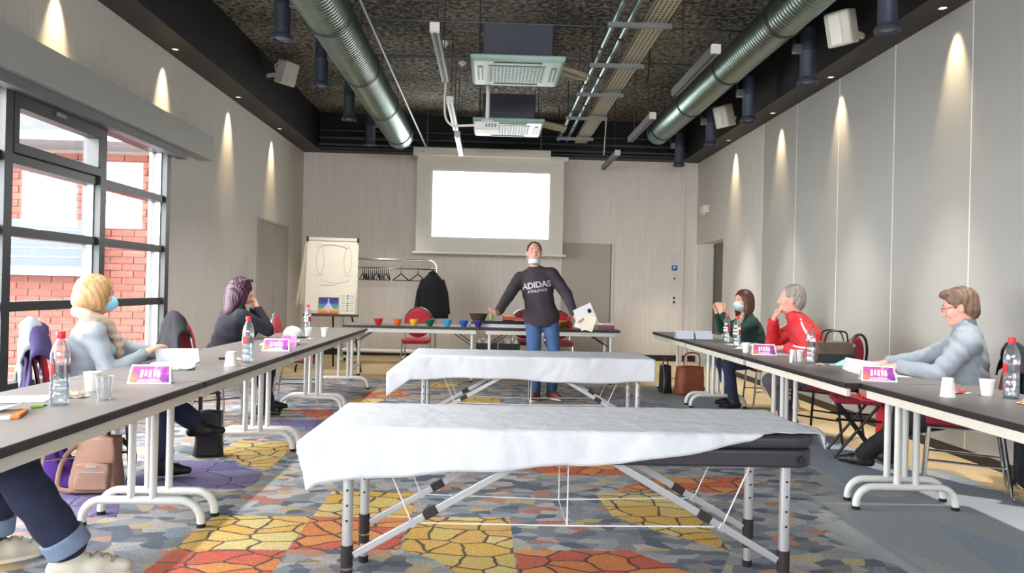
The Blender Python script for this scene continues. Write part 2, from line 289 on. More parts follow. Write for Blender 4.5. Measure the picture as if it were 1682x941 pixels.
# left window
w1 = struct('window_1', MB().b2(XL-.15, XL-.03, WY0, WY1, WZ0, WZ0+.05), 'frame_dark', 'black steel framed window wall in a grid of panes')
MB().b2(XL-.15, XL-.03, WY0, WY1, WZ1-.06, WZ1).build('top_rail', 'frame_dark', w1)
MY = [7.79, 6.5, 5.24, 3.97, 2.7, 1.43, .17]; TZ = [1.04, 1.575, 2.09]
for i, y in enumerate(MY): MB().b2(XL-.15, XL+.005, y-.045, y+.045, WZ0+.05, WZ1-.06).build('mullion', 'frame_dark', w1)
for z in TZ:
    for a, b in zip(MY[1:], MY): MB().b2(XL-.14, XL-.02, a+.045, b-.045, z-.035, z+.035).build('transom', 'frame_dark', w1)
Zs = [WZ0+.05]+[z for z in TZ]+[WZ1-.06]
for i, (a, b) in enumerate(zip(MY[1:], MY)):
    for k in range(4):
        z0 = Zs[k]+(.035 if k else 0); z1 = Zs[k+1]-(.035 if k < 3 else 0)
        p = MB().b2(XL-.095, XL-.087, a+.045, b-.045, z0, z1).build('pane', 'window_glass', w1)
        if i < 3:
            m = MB(); m.b2(XL-.1, XL-.05, a+.045, a+.06, z0, z1); m.b2(XL-.1, XL-.05, b-.06, b-.045, z0, z1); m.build('glazing_bead', 'frame_alu', w1)
        if i in (1, 4) and k == 3:
            m = MB(); y0, y1 = a+.05, b-.05
            m.b2(XL-.1, XL+.012, y0, y1, z1-.11, z1-.002); m.b2(XL-.1, XL+.012, y0, y1, z0+.002, z0+.075); m.b2(XL-.1, XL+.012, y0, y0+.05, z0+.075, z1-.11); m.b2(XL-.1, XL+.012, y1-.05, y1, z0+.075, z1-.11)
            s = m.build('sash', 'frame_dark', w1, bevel=.004); MB().box((XL+.02, (y0+y1)/2-.05, z1-.055), (.03, .11, .035)).build('latch', 'strut', s, bevel=.004)
pm = MB(); pm.b2(XL, XL+.17, -3.9, 8.56, 2.63, 2.9)
struct('trim_2', pm, 'pelmet_grey', 'long grey blind box above the window')
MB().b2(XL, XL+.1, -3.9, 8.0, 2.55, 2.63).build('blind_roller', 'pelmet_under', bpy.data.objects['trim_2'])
# soffits
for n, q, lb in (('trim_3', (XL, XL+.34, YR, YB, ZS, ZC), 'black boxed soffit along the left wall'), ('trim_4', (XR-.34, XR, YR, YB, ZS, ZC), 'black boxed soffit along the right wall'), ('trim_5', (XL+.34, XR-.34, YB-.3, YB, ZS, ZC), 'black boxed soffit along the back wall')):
    m = MB(); m.b2(*q); o = struct(n, m, ['black_paint', 'soffit_lit'], lb)
    for p in o.data.polygons: p.material_index = 1 if p.normal.z < -.5 else 0  # browner underside: light on the black soffit put into its colour
# doors
d1 = MB(); d1.b2(XL, XL+.025, 10.76, 10.8, 0, 2.2); d1.b2(XL, XL+.025, 12.3, 12.34, 0, 2.2); d1.b2(XL, XL+.025, 10.8, 12.3, 2.16, 2.2)
d1 = struct('door_1', d1, 'door_light', 'grey double door in the left wall')
for a, b in ((10.805, 11.54), (11.56, 12.295)): MB().b2(XL, XL+.018, a, b, .01, 2.155).build('leaf', 'door_grey', d1)
MB().b2(XL, XL+.008, 11.54, 11.56, .01, 2.155).build('joint_strip', 'panel_gap', d1)
MB().tube([(XL+.018, 11.5, 1.05), (XL+.06, 11.5, 1.05), (XL+.065, 11.4, 1.05)], .01).build('handle', 'steel', d1)
d2 = MB(); d2.b2(1.25, 1.29, YB-.03, YB, 0, 2.14); d2.b2(2.19, 2.23, YB-.03, YB, 0, 2.14); d2.b2(1.29, 2.19, YB-.03, YB, 2.1, 2.14)
d2 = struct('door_2', d2, 'wall_wood_back', 'flush grey door in the back wall'); MB().b2(1.295, 2.185, YB-.014, YB, .01, 2.095).build('leaf', 'door_light', d2)
MB().b2(2.17, 2.19, YB-.02, YB, .01, 2.095).build('edge_strip', 'door_dark', d2)
d3 = MB(); d3.b2(XR+.27, XR+.32, DY0, DY0+.06, 0, DZ); d3.b2(XR+.27, XR+.32, DY1-.06, DY1, 0, DZ); d3.b2(XR+.27, XR+.32, DY0, DY1, DZ-.06, DZ)
d3 = struct('door_3', d3, 'door_dark', 'dark taupe door recessed in the right wall'); MB().b2(XR+.285, XR+.32, DY0+.06, DY1-.06, .01, DZ-.06).build('leaf', 'door_dark', d3)
tag(MB().b2(XR+.28, XR+.284, 12.3, 12.5, 1.4, 1.85).build('notice_sheet', 'paper'), 'white notice sheet fixed to the recessed dark door', 'notice')
# ------------------------------------------------------------------ outside, seen through the window
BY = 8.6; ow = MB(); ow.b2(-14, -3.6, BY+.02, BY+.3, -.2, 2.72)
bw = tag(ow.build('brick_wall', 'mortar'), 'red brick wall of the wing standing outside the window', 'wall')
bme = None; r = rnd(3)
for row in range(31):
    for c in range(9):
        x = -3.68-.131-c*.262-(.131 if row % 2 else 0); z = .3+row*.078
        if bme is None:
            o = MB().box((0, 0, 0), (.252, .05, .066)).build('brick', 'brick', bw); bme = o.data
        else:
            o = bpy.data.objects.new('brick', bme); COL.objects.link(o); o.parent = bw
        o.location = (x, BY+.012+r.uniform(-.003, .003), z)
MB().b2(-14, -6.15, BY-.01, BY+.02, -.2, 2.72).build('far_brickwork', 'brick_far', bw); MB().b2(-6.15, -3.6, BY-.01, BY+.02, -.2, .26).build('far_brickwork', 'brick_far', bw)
mat('metal_blue', '323c47', .4, metal=.3); mat('eave_white', '74777c', .5); mat('upper_grey', '2c2f33', .5); mat('yard', '9a9a98', .9)
lo = thing('metal_louvre', 'pale blue metal cladding box fixed low on the outside brick wall', 'cladding', (-5.1, BY-.14, 1.28))
MB().b2(-1.3, .64, -.1, .12, .1, .62).build('box_panel', 'metal_blue', lo); MB().b2(-1.3, .66, -.13, .12, 0, .1).build('ledge', 'frame_alu', lo)
for i in range(4): MB().b2(-1.3, .64, -.108, -.1, .2+i*.1, .21+i*.1).build('seam', 'frame_alu', lo)
cn = thing('roof_canopy', 'grey glazed upper storey with a white eave above the brick wall', 'canopy', (-6, BY, 2.72))
MB().b2(-8, 2.3, -.6, .3, 0, .1).build('eave', 'eave_white', cn); MB().b2(-8, 2.35, 0, .3, .1, 1.6).build('cladding', 'upper_grey', cn)
for x in (-.9, .35, 1.25): MB().b2(x, x+.1, -.04, 0, .12, 1.5).build('post', 'frame_alu', cn)
struct('ground', MB().b2(-30, -3.6, -20, 20, -.3, -.2), 'yard', 'paved yard outside the window')
# ------------------------------------------------------------------ recessed downlights with warm spots
mat('lamp_glow', 'fff0d0', .4, emit=.25)
def downlight(x, y, sgn, lab):
    t = thing('recessed_downlight', lab, 'downlight', (x, y, ZS), group='wall washing downlights')
    MB().lathe([(.032, -.004), (.045, -.004), (.047, 0), (.032, 0)], n=16, caps=False).build('ring', 'frame_dark', t)
    MB().lathe([(.001, -.002), (.032, -.002)], n=12, caps=False).build('lens', 'lamp_glow', t)
    l = bpy.data.lights.new('downlight_spot', 'SPOT'); l.energy = 24; l.color = (1, .76, .46); l.spot_size = math.radians(42); l.spot_blend = 1; l.shadow_soft_size = .02
    o = bpy.data.objects.new('downlight_spot', l); COL.objects.link(o); o.parent = t; o.location = (0, 0, -.012); o.rotation_euler = (0, -sgn*math.radians(11), 0)
ordn = ['first', 'second', 'third', 'fourth', 'fifth']
for i, y in enumerate([5.75, 7.6, 9.48, 11.34]): downlight(XL+.12, y, -1, 'small recessed downlight over the left wall, %s from the camera' % ordn[i])
for i, y in enumerate([5.87, 7.83, 9.46, 11.23]): downlight(XR-.138, y, 1, 'small recessed downlight over the right wall, %s from the camera' % ordn[i])
# ------------------------------------------------------------------ ceiling services
def duct(x, z, r, y0, y1, lab, name='spiral_duct'):
    t = thing(name, lab, 'duct', (x, y1, z))
    n = int((y1-y0)/.055); pr = []
    for i in range(n+1):
        yy = -(y1-y0)*i/n; pr += [(r, yy), (r+.006, yy-.012), (r+.006, yy-.02), (r, yy-.032)]
    m = MB().lathe(pr, n=28); m.v = [(a, c, b) for a, b, c in m.v]; m.build('spiral_pipe', 'duct_metal', t, smooth=True)
    for i in range(int((y1-y0)/1.6)+1):
        yy = -.35-i*1.6; q = MB().lathe([(r+.008, yy), (r+.018, yy), (r+.018, yy-.035), (r+.008, yy-.035)], n=28, caps=False); q.v = [(a, c, b) for a, b, c in q.v]
        c = q.build('clamp_ring', 'pipe_dark', t, smooth=True); MB().tube([(0, yy-.018, r+.01), (0, yy-.018, ZC-z)], .006, 6).build('hanger_rod', 'pipe_dark', t)
    q = MB().lathe([(.001, .003), (r*.98, .003), (r+.01, 0), (r+.01, -.04), (r, -.04)], n=28, caps=False); q.v = [(a, c, b) for a, b, c in q.v]; q.build('end_cap', 'duct_metal', t, smooth=True)
    return t
duct(-1.45, 3.6, .2, -3, 11.6, 'spiral galvanised air duct hanging on the left of the room')
duct(2.70, 3.85, .185, -3, 12.0, 'spiral galvanised air duct hanging on the right of the room')
pp = MB().tube([(-1.13, 4.5, 3.62), (-1.13, 12.6, 3.62)], .016, 8); tag(pp.build('conduit_pipe', 'strut', smooth=True), 'thin steel conduit pipe running beside the left duct', 'pipe')
def cyl_light(x, y, z0, dx, lab, L=.56, en=95, ang=62):
    t = thing('cylinder_downlight', lab, 'ceiling light', (x, y, z0), group='blue grey cylinder downlights by the ducts')
    MB().lathe([(.07, .03), (.075, .1), (.075, L*.55), (.078, L*.56), (.078, L*.58), (.072, L*.59), (.072, L-.01), (.06, L)], n=20).build('tube_body', 'spot_blue', t, smooth=True)
    MB().lathe([(.085, 0), (.1, .004), (.1, .03), (.075, .06), (.068, .03), (.085, .005)], n=24, caps=False).build('rim', 'spot_blue', t, smooth=True)
    MB().lathe([(.001, .02), (.05, .016), (.068, .028)], n=20, caps=False).build('lens', 'cylinder_lens', t, smooth=True)
    b = MB().box((dx*.11, 0, L*.62), (.085, .07, .09)).build('mount_box', 'strut', t, bevel=.006); MB().tube([(dx*.15, 0, L*.62), (dx*.16, 0, ZC-z0)], .008, 6).build('drop_rod', 'pipe_dark', b)
    l = bpy.data.lights.new('cylinder_fill_spot', 'SPOT'); l.energy = en; l.color = (1, .975, .94); l.spot_size = math.radians(ang); l.spot_blend = 1; l.shadow_soft_size = .06  # spot added for overhead light; the cylinders themselves look unlit
    o = bpy.data.objects.new('cylinder_fill_spot', l); COL.objects.link(o); o.parent = t; o.location = (0, 0, -.01)
    return t
mat('cylinder_lens', '8c9096', .4)
c0 = cyl_light(-1.96, 6.85, 3.48, 1, 'blue grey cylinder downlight beside the left duct, nearest the camera', en=44, ang=92)
for i, y in enumerate([8.44, 10.1, 11.9]): clone(c0, (-1.96, y, 3.48), label='blue grey cylinder downlight beside the left duct, '+['second from the camera', 'third from the camera', 'farthest from the camera'][i])
for i, y in enumerate([5.2, 3.55, 1.9]): clone(c0, (-1.96, y, 3.48), label='added unseen blue grey cylinder downlight beside the left duct above the picture, '+['nearest the frame', 'second beyond the frame', 'third beyond the frame'][i])  # out-of-view cylinders added to brighten the near tables and floor
c1 = cyl_light(3.15, 5.85, 3.38, -1, 'blue grey cylinder downlight beside the right duct, nearest the camera', en=95, ang=50)
for i, y in enumerate([7.35, 9.05, 10.6, 12.4]): clone(c1, (3.15, y, 3.38), label='blue grey cylinder downlight beside the right duct, '+['second from the camera', 'third from the camera', 'fourth from the camera', 'farthest from the camera'][i])
for i, y in enumerate([4.3, 2.75]): clone(c1, (3.15, y, 3.38), label='added unseen blue grey cylinder downlight beside the right duct above the picture, '+['nearest the frame', 'second beyond the frame'][i])  # two more unseen cylinders put in for overhead light on the right
def speaker(loc, rz, arm, lab, tilt=.3):
    t = thing('wall_speaker', lab, 'speaker', loc, rz, 'white speakers on the soffits')
    m = MB(); pr = [(-.1, -.09), (.09, -.12), (.12, -.06), (.12, .06), (.09, .12), (-.1, .09)]
    m.prism(pr, -.15, .15); m.xf(Matrix.Rotation(tilt, 4, 'Y')); m.build('cabinet', 'offwhite', t, bevel=.02, seg=3)
    g = MB().prism([(.125, -.055), (.132, -.05), (.132, .05), (.125, .055)], -.13, .13); g.xf(Matrix.Rotation(tilt, 4, 'Y')); g.build('grille', 'white_plastic', t)
    MB().tube([(-.02, .1, -.12), (-.14, .06, -.1), (-.16, 0, 0), (-.14, -.06, .1), (-.02, -.1, .12)], .012, 6).build('bracket', 'offwhite', t)
    MB().bar((-.1, 0, 0), (-arm, 0, 0), .04, .04).build('wall_arm', 'offwhite', t)
speaker((-2.72, 9.75, 4.0), -.5, .36, 'white speaker on the left black soffit')
speaker((3.12, 6.55, 3.66), PI+.6, .36, 'large white speaker on the right soffit nearest the camera')
speaker((3.22, 10.2, 3.72), PI+.5, .24, 'small far white speaker on the right soffit behind a cylinder light')
def cassette(x, y, z, lab):
    t = thing('ceiling_cassette', lab, 'air conditioner', (x, y, z), group='ceiling air conditioner cassettes')
    m = MB(); m.lathe([(.46*1.414, 0), (.49*1.414, .03), (.49*1.414, .06), (.4*1.414, .075)], n=4, caps=True); m.xf(Matrix.Rotation(PI/4, 4, 'Z')); m.build('panel', 'cassette', t, bevel=.035, seg=3)
    MB().b2(-.36, .36, -.36, .36, .075, .42).build('housing', 'cassette_box', t, bevel=.01)
    g = MB()
    g.b2(-.3, .3, -.3, .3, -.004, -.001); gr = g.build('grille_back', 'dark_plastic', t)
    g = MB()
    for i in range(19): v = -.285+i*.0317; g.b2(-.3, .3, v-.005, v+.005, -.006, -.004)
    for i in range(16): v = -.292+i*.039; g.b2(v-.004, v+.004, -.3, .3, -.007, -.004)
    g.build('grille', 'cassette', t)
    for a in range(4):
        q = MB().b2(-.25, .25, .36, .42, -.003, .002); q.xf(Matrix.Rotation(a*PI/2, 4, 'Z')); o = q.build('air_slot', 'dark_plastic', t)
        q = MB().b2(-.24, .24, .375, .40, -.012, -.003); q.xf(Matrix.Rotation(a*PI/2, 4, 'Z')); q.build('vane', 'cassette', t)
    for sx in (-1, 1):
        for sy in (-1, 1): MB().tube([(sx*.4, sy*.4, .07), (sx*.4, sy*.4, ZC-z)], .006, 6).build('hanger_rod', 'pipe_dark', t)
    return t
ca = cassette(.24, 8.0, 3.57, 'pale green air conditioner cassette nearer the camera, projector pole behind it')
clone(ca, (.21, 10.45, 3.49), label='farther pale green air conditioner cassette partly behind the projector')
for y, z in ((8.1, 3.72), (10.5, 3.64)):
    m = MB(); m.tube(bez([(.6, y, z), (.9, y+.15, z-.02), (1.06, y+.35, z+.0)]), .035, 8); m.tube(bez([(.6, y+.14, z), (.9, y+.3, z-.03), (1.06, y+.5, z+.0)]), .03, 8)
    tag(m.build('coolant_pipe', 'tray', smooth=True), 'insulated pipes from the %s cassette to the pipe run' % ('near' if y < 9 else 'far'), 'pipe')
# projector
t = thing('projector', 'white ceiling projector on a pole below the air conditioners', 'projector', (-.07, 8.75, 3.1))
MB().b2(-.15, .15, -.12, .12, 0, .1).build('casing', 'white_plastic', t, bevel=.015); MB().lathe([(.035, 0), (.04, .03), (.03, .03)], (0, 0, 0), 16).xf(Matrix.Translation((.06, .12, .05)) @ Matrix.Rotation(-PI/2, 4, 'X')).build('lens', 'dark_plastic', t, smooth=True)
for i in range(4): MB().b2(-.02+i*.035, 0+i*.035, -.124, -.12, .03, .07).build('socket', 'strut', t)
MB().b2(-.07, .07, -.07, .07, .1, .13).build('mount_plate', 'white_plastic', t, bevel=.006); MB().tube([(0, 0, .12), (0, 0, ZC-3.1)], .024, 12).build('pole', 'white_plastic', t, smooth=True)
MB().tube(bez([(-.14, -.1, .05), (-.3, -.1, .04), (-.42, -.08, .05), (-.5, -.05, .2), (-.5, 0, .7)]), .014, 8).build('cable', 'white_plastic', t, smooth=True)
# cable tray, pipes and struts
t = thing('cable_tray', 'perforated steel cable tray running the length of the ceiling', 'cable tray', (1.5, 12.6, 3.76))
m = MB(); m.b2(-.105, .105, -10, 0, 0, .004); m.b2(-.105, -.1, -10, 0, 0, .06); m.b2(.1, .105, -10, 0, 0, .06); m.build('tray_channel', 'tray', t)
m = MB()
for i in range(150):
    for j in range(4): m.box((-.066+.044*j, -.2-i*.06, -.001), (.014, .03, .002))
m.build('perforations', 'dark_plastic', t, kind='stuff')
m = MB().tube([(0, -10, .03), (0, -.02, .03)], .02, 6); m.tube([(.05, -10, .025), (.05, -.02, .025)], .016, 6); m.build('cables', 'dark_plastic', t)
for i, (x, r) in enumerate(((1.12, .03), (1.26, .028))):
    t = thing('green_pipe', 'green tinted pipe along the ceiling beside the cable tray, %s' % ('farther from the tray' if i == 0 else 'nearer the tray'), 'pipe', (x, 12.6, 3.8))
    MB().tube([(0, -10, 0), (0, 0, 0)], r, 10).build('pipe', 'pipe_green', t, smooth=True)
    for k in range(7): y = -.8-k*1.35-i*.3; MB().tube([(0, y, 0), (0, y-.06, 0)], r+.01, 10).build('joint', 'pipe_dark', t, smooth=True)
for i, y in enumerate([5.6, 6.83, 8.08, 9.3, 10.6, 12.05]):
    t = thing('strut_crossbar', 'steel strut crossbar carrying the cable tray, %s from the camera' % (ordn+['sixth'])[i], 'bracket', (1.34, y, 3.7), group='strut crossbars under the cable tray')
    MB().b2(-.3, .3, -.022, .022, 0, .041).build('strut', 'strut', t); MB().tube([(.27, 0, 0), (.27, 0, ZC-3.7)], .006, 6).build('rod', 'pipe_dark', t); MB().tube([(-.27, 0, 0), (-.27, 0, ZC-3.7)], .006, 6).build('rod', 'pipe_dark', t)
def batten(x, y0, L, z, lab):
    t = thing('batten_lamp', lab, 'batten light', (x, y0, z), group='unlit ceiling battens')
    MB().b2(-.035, .035, 0, L, 0, .07).build('body', 'strut', t); MB().b2(-.012, .012, .02, L-.02, -.006, 0).build('slot', 'dark_plastic', t); MB().b2(-.04, .04, -.01, .03, -.004, .075).build('end_cap', 'offwhite', t)
    for f_ in (.2, .8): MB().tube([(0, L*f_, .06), (0, L*f_, ZC-z)], .005, 6).build('rod', 'pipe_dark', t)
for i, y in enumerate([6.1, 8.45, 10.35]): batten(-.5, y, 1.5, 3.35, 'slim unlit batten left of the cassettes, %s from the camera' % ordn[i])
for i, y in enumerate([6.4, 8.9, 11.35]): batten(1.93, y, 1.45, 3.35, 'slim unlit batten left of the right duct, %s from the camera' % ordn[i])
for i, (z, y, r) in enumerate([(3.68, 12.86, .03), (3.8, 12.9, .035), (3.93, 12.92, .025), (3.61, 12.84, .02)]):
    tag(MB().tube([(-3.0, y, z), (3.4, y, z)], r, 8).build('service_pipe', 'pipe_dark', smooth=True), 'dark service pipe crossing above the back wall, %s' % ['second from the bottom', 'third from the bottom', 'topmost of four', 'lowest of four'][i], 'pipe', 'service pipes above the back wall')
t = thing('sprinkler_line', 'thin sprinkler pipe crossing the ceiling with two hanging heads', 'pipe', (-.3, 7.95, 4.1))
MB().tube([(-1.6, 0, 0), (3, 0, 0)], .014, 6).build('pipe', 'pipe_dark', t)
for x in (-.25, 1.9): q = MB().tube([(x, 0, 0), (x, 0, -.2)], .01, 6).build('drop', 'pipe_dark', t); MB().lathe([(.01, -.2), (.05, -.22), (.05, -.24), (.015, -.28)], (x, 0, 0), 12).build('head', 'offwhite', t, smooth=True)
t = thing('sprinkler_line', 'farther thin pipe crossing the ceiling behind the first cassette', 'pipe', (-.3, 9.2, 4.1)); MB().tube([(-1.6, 0, 0), (3, 0, 0)], .014, 6).build('pipe', 'pipe_dark', t)
MB().lathe([(.01, -.03), (.05, -.05), (.05, -.07), (.015, -.1)], (-.1, 0, 0), 12).build('head', 'offwhite', t, smooth=True)
tag(MB().tube(bez([(1.72, 8.2, 4.24), (1.73, 8.22, 3.9), (1.7, 8.2, 3.5)]), .007, 6).build('loose_cable', 'dark_plastic'), 'loose cable dangling beside the cable tray', 'cable')
tag(MB().tube(bez([(1.62, 10.6, 4.24), (1.63, 10.62, 3.8), (1.6, 10.6, 3.2)]), .007, 6).build('loose_cable', 'offwhite'), 'loose pale cable dangling near the back of the cable tray', 'cable')
# ------------------------------------------------------------------ projection screen
SY = 12.7
def slide_mat():
    m = bpy.data.materials.new('projected_slide'); m.use_nodes = True; MATS[m.name] = m; nt = m.node_tree; N = nt.nodes; L = nt.links; b = N['Principled BSDF']
    b.inputs['Base Color'].default_value = (.8, .8, .8, 1); b.inputs['Emission Strength'].default_value = 1.5
    tc = N.new('ShaderNodeTexCoord'); sx = N.new('ShaderNodeSeparateXYZ'); L.new(tc.outputs['Generated'], sx.inputs[0])
    c = ramp(nt, sx.outputs[0], [(0, 'ffffff'), (.06, 'dff6ee'), (.135, 'ffffff'), (.86, 'e6f8f1'), (.93, 'ffffff')]); L.new(c, b.inputs['Emission Color'])
slide_mat()
t = thing('projection_screen', 'white roll-down projection screen on the back wall with a bright slide', 'projection screen', (-.02, SY, 1.83))
tilt = Matrix.Rotation(.0, 4, 'Y')
MB().b2(-1.26, 1.26, -.004, .004, .02, 1.7).build('screen_cloth', 'offwhite', t); MB().b2(-1.32, 1.32, -.02, .02, -.01, .025).build('bottom_bar', 'white_plastic', t, bevel=.006)
c = MB().b2(-1.33, 1.02, -.07, .07, 1.66, 1.8).build('case', 'offwhite', t, bevel=.01); MB().b2(1.0, 1.33, -.05, .07, 1.62, 1.7).build('case_end', 'offwhite', t, bevel=.01); MB().b2(-1.2, -1.14, -.073, -.07, 1.71, 1.722).build('badge', 'strut', t)
s = MB().b2(-.985, 1.01, -.009, -.005, .285, 1.4).build('projected_slide', 'projected_slide', t)
MB().b2(.885, .892, -.011, -.009, .36, 1.19).build('slide_rule', 'strut', s)
m = MB()
for i in range(16):
    m.b2(-.55+i*.023, -.535+i*.023, -.0105, -.009, 1.205, 1.215)
m.build('slide_text', 'paper_blue', s)
for x in (-.94, -.5, -.06, .25): MB().b2(x, x+.015, -.0105, -.009, .305, .315).build('slide_mark', 'strut', s)
for x in (-1.1, .85): MB().tube([(x, 0, 1.79), (x, 0, 2.42)], .01, 6).build('hanger', 'strut', t)
# wall fittings
t = thing('exit_sign', 'small white exit light box high beside the recessed door', 'exit sign', (XR-.018, 12.69, 2.7)); MB().b2(-.09, 0, -.12, .12, -.07, .06).build('case', 'white_plastic', t, bevel=.01); MB().b2(-.095, -.09, -.1, .1, -.05, .04).build('diffuser', 'paper', t); MB().box((-.06, 0, -.09), (.05, .1, .03)).build('sensor', 'offwhite', t)
mat('sign_blue', '2b4fb0', .5)
def plate(name, lab, cat, px, pz, w, h, m='white_plastic', extra=None):
    t = thing(name, lab, cat, (px, YB, pz)); MB().b2(-w/2, w/2, -.014, 0, -h/2, h/2).build('plate', m, t, bevel=.003)
    if extra: extra(t)
plate('thermostat', 'small white thermostat, topmost on the back wall by the corner', 'switch', 3.36, 2.04, .08, .06)
plate('blue_sign', 'small blue square sign on the back wall by the corner', 'sign', 3.34, 1.69, .1, .09, 'sign_blue', lambda t: [MB().b2(-.025, -.012, -.017, -.014, -.028, .028).build('letter_stroke', 'paper', t), MB().b2(-.012, .022, -.017, -.014, .0, .028).build('letter_bowl', 'paper', t)])
plate('control_panel', 'white control panel below the small blue sign', 'switch', 3.34, 1.5, .1, .1, 'white_plastic', lambda t: MB().lathe([(.001, .016), (.025, .016), (.025, .012)], n=12, caps=False).xf(Matrix.Rotation(PI/2, 4, 'X')).build('dial', 'strut', t))
plate('light_switch', 'tiny narrow white switch under the control panel', 'switch', 3.37, 1.32, .03, .06)
for z, l in ((1.15, 'upper of two white wall sockets near the back corner'), (1.07, 'lower of two white wall sockets near the back corner')):
    plate('wall_socket', l, 'socket', 3.34, z, .08, .078, 'white_plastic', lambda t: MB().lathe([(.001, .017), (.022, .017), (.022, .013)], n=12, caps=False).xf(Matrix.Rotation(PI/2, 4, 'X')).build('socket_well', 'dark_plastic', t))
# ------------------------------------------------------------------ conference tables
ZT = .73
def conf_table(x0, x1, y0, y1, fx, lab, group):
    cx, cy = (x0+x1)/2, (y0+y1)/2; w, l = x1-x0, y1-y0
    t = thing('folding_table', lab, 'table', (cx, cy, 0), group=group)
    MB().b2(-w/2+.004, w/2-.004, -l/2+.006, l/2-.006, ZT-.026, ZT).build('table_top', 'table_lam', t, bevel=.002)
    m = MB(); m.b2(-w/2, -w/2+.012, -l/2+.003, l/2-.003, ZT-.034, ZT-.001); m.b2(w/2-.012, w/2, -l/2+.003, l/2-.003, ZT-.034, ZT-.001); m.b2(-w/2, w/2, -l/2+.003, -l/2+.012, ZT-.034, ZT-.001); m.b2(-w/2, w/2, l/2-.012, l/2-.003, ZT-.034, ZT-.001); m.build('edge_band', 'table_edge', t, bevel=.004)
    for sx in (-1, 1): MB().b2(sx*(w/2-.035)-.014, sx*(w/2-.035)+.014, -l/2+.03, l/2-.03, ZT-.085, ZT-.034).build('side_rail', 'table_rail', t, bevel=.004)
    for sy in (-1, 1):
        yy = sy*(l/2-.09); m = MB(); ox = fx-cx
        R = .1; zb = .135; h = .298
        def arc(s): return [(ox+s*(h-R+R*math.sin(a)), yy, zb-R+R*math.cos(a)) for a in [i*PI/16 for i in range(9)]]
        path = [(ox-h, yy, .012)]+arc(-1)[::-1]+arc(1)+[(ox+h, yy, .012)]
        lg = MB().tube(path, .021, 10); lg = lg.build('foot_bar', 'table_leg', t, smooth=True)
        for s in (-1, 1): MB().tube([(ox+s*h, yy, .002), (ox+s*h, yy, .022)], .0225, 10).build('foot_cap', 'rubber', lg)
        for s in (-1, 1): MB().tube([(ox+s*.055, yy, zb), (ox+s*.055, yy, ZT-.03)], .019, 10).build('leg', 'table_leg', t, smooth=True)
        MB().b2(ox-.14, ox+.14, yy-.025, yy+.025, ZT-.06, ZT-.026).build('cross_plate', 'table_rail', t)
        MB().tube([(ox, yy, ZT-.07), (ox, yy-sy*.3, ZT-.045)], .008, 6).build('fold_brace', 'strut', t)
    return t
o4 = ['nearest the camera', 'second from the camera', 'third from the camera', 'farthest from the camera']
for i, (a, b) in enumerate(((2.14, 3.9), (3.9, 5.65), (5.65, 7.45), (7.45, 9.05))): conf_table(-2.2, -1.47, a+.003, b-.003, -1.735, 'grey folding table of the left row, %s' % o4[i], 'left row of tables')
for i, (a, b) in enumerate(((2.6, 4.38), (4.38, 6.2), (6.2, 8.1), (8.1, 9.65))): conf_table(2.24 if i == 0 else 2.15, 2.97 if i == 0 else 2.88, a+.003, b-.003, 2.48 if i == 0 else 2.52, 'grey folding table of the right row, %s' % o4[i], 'right row of tables')
def back_table(x0, x1, lab):
    y0, y1 = 9.72, 10.4; cx, cy = (x0+x1)/2, (y0+y1)/2; w, l = x1-x0, y1-y0
    t = thing('folding_table', lab, 'table', (cx, cy, 0), group='tables before the back wall')
    MB().b2(-w/2+.004, w/2-.004, -l/2+.004, l/2-.004, ZT-.026, ZT).build('table_top', 'table_lam', t)
    m = MB(); m.b2(-w/2, w/2, -l/2, -l/2+.012, ZT-.034, ZT-.001); m.b2(-w/2, w/2, l/2-.012, l/2, ZT-.034, ZT-.001); m.b2(-w/2, -w/2+.012, -l/2, l/2, ZT-.034, ZT-.001); m.b2(w/2-.012, w/2, -l/2, l/2, ZT-.034, ZT-.001); m.build('edge_band', 'table_edge', t)
    for sy in (-1, 1): MB().b2(-w/2+.06, w/2-.06, sy*(l/2-.04)-.014, sy*(l/2-.04)+.014, ZT-.09, ZT-.034).build('side_rail', 'table_rail', t)
    for sx in (-1, 1):
        for sy in (-1, 1):
            x = sx*(w/2-.11); y = sy*(l/2-.08)
            MB().tube([(x, y, .02), (x, y, ZT-.03)], .02, 10).build('leg', 'table_leg', t, smooth=True); MB().tube([(x, y, .001), (x, y, .025)], .022, 10).build('foot_cap', 'rubber', t)
            MB().tube([(x, y, ZT-.25), (x-sx*.3, y, ZT-.05)], .007, 6).build('brace', 'pipe_dark', t)
        MB().tube([(sx*(w/2-.11), -l/2+.08, .15), (sx*(w/2-.11), l/2-.08, .15)], .014, 8).build('stretcher', 'table_leg', t)
back_table(-1.9, -.105, 'grey folding table with coloured bowls before the back wall')
back_table(-.095, 1.74, 'grey folding table behind the standing man')
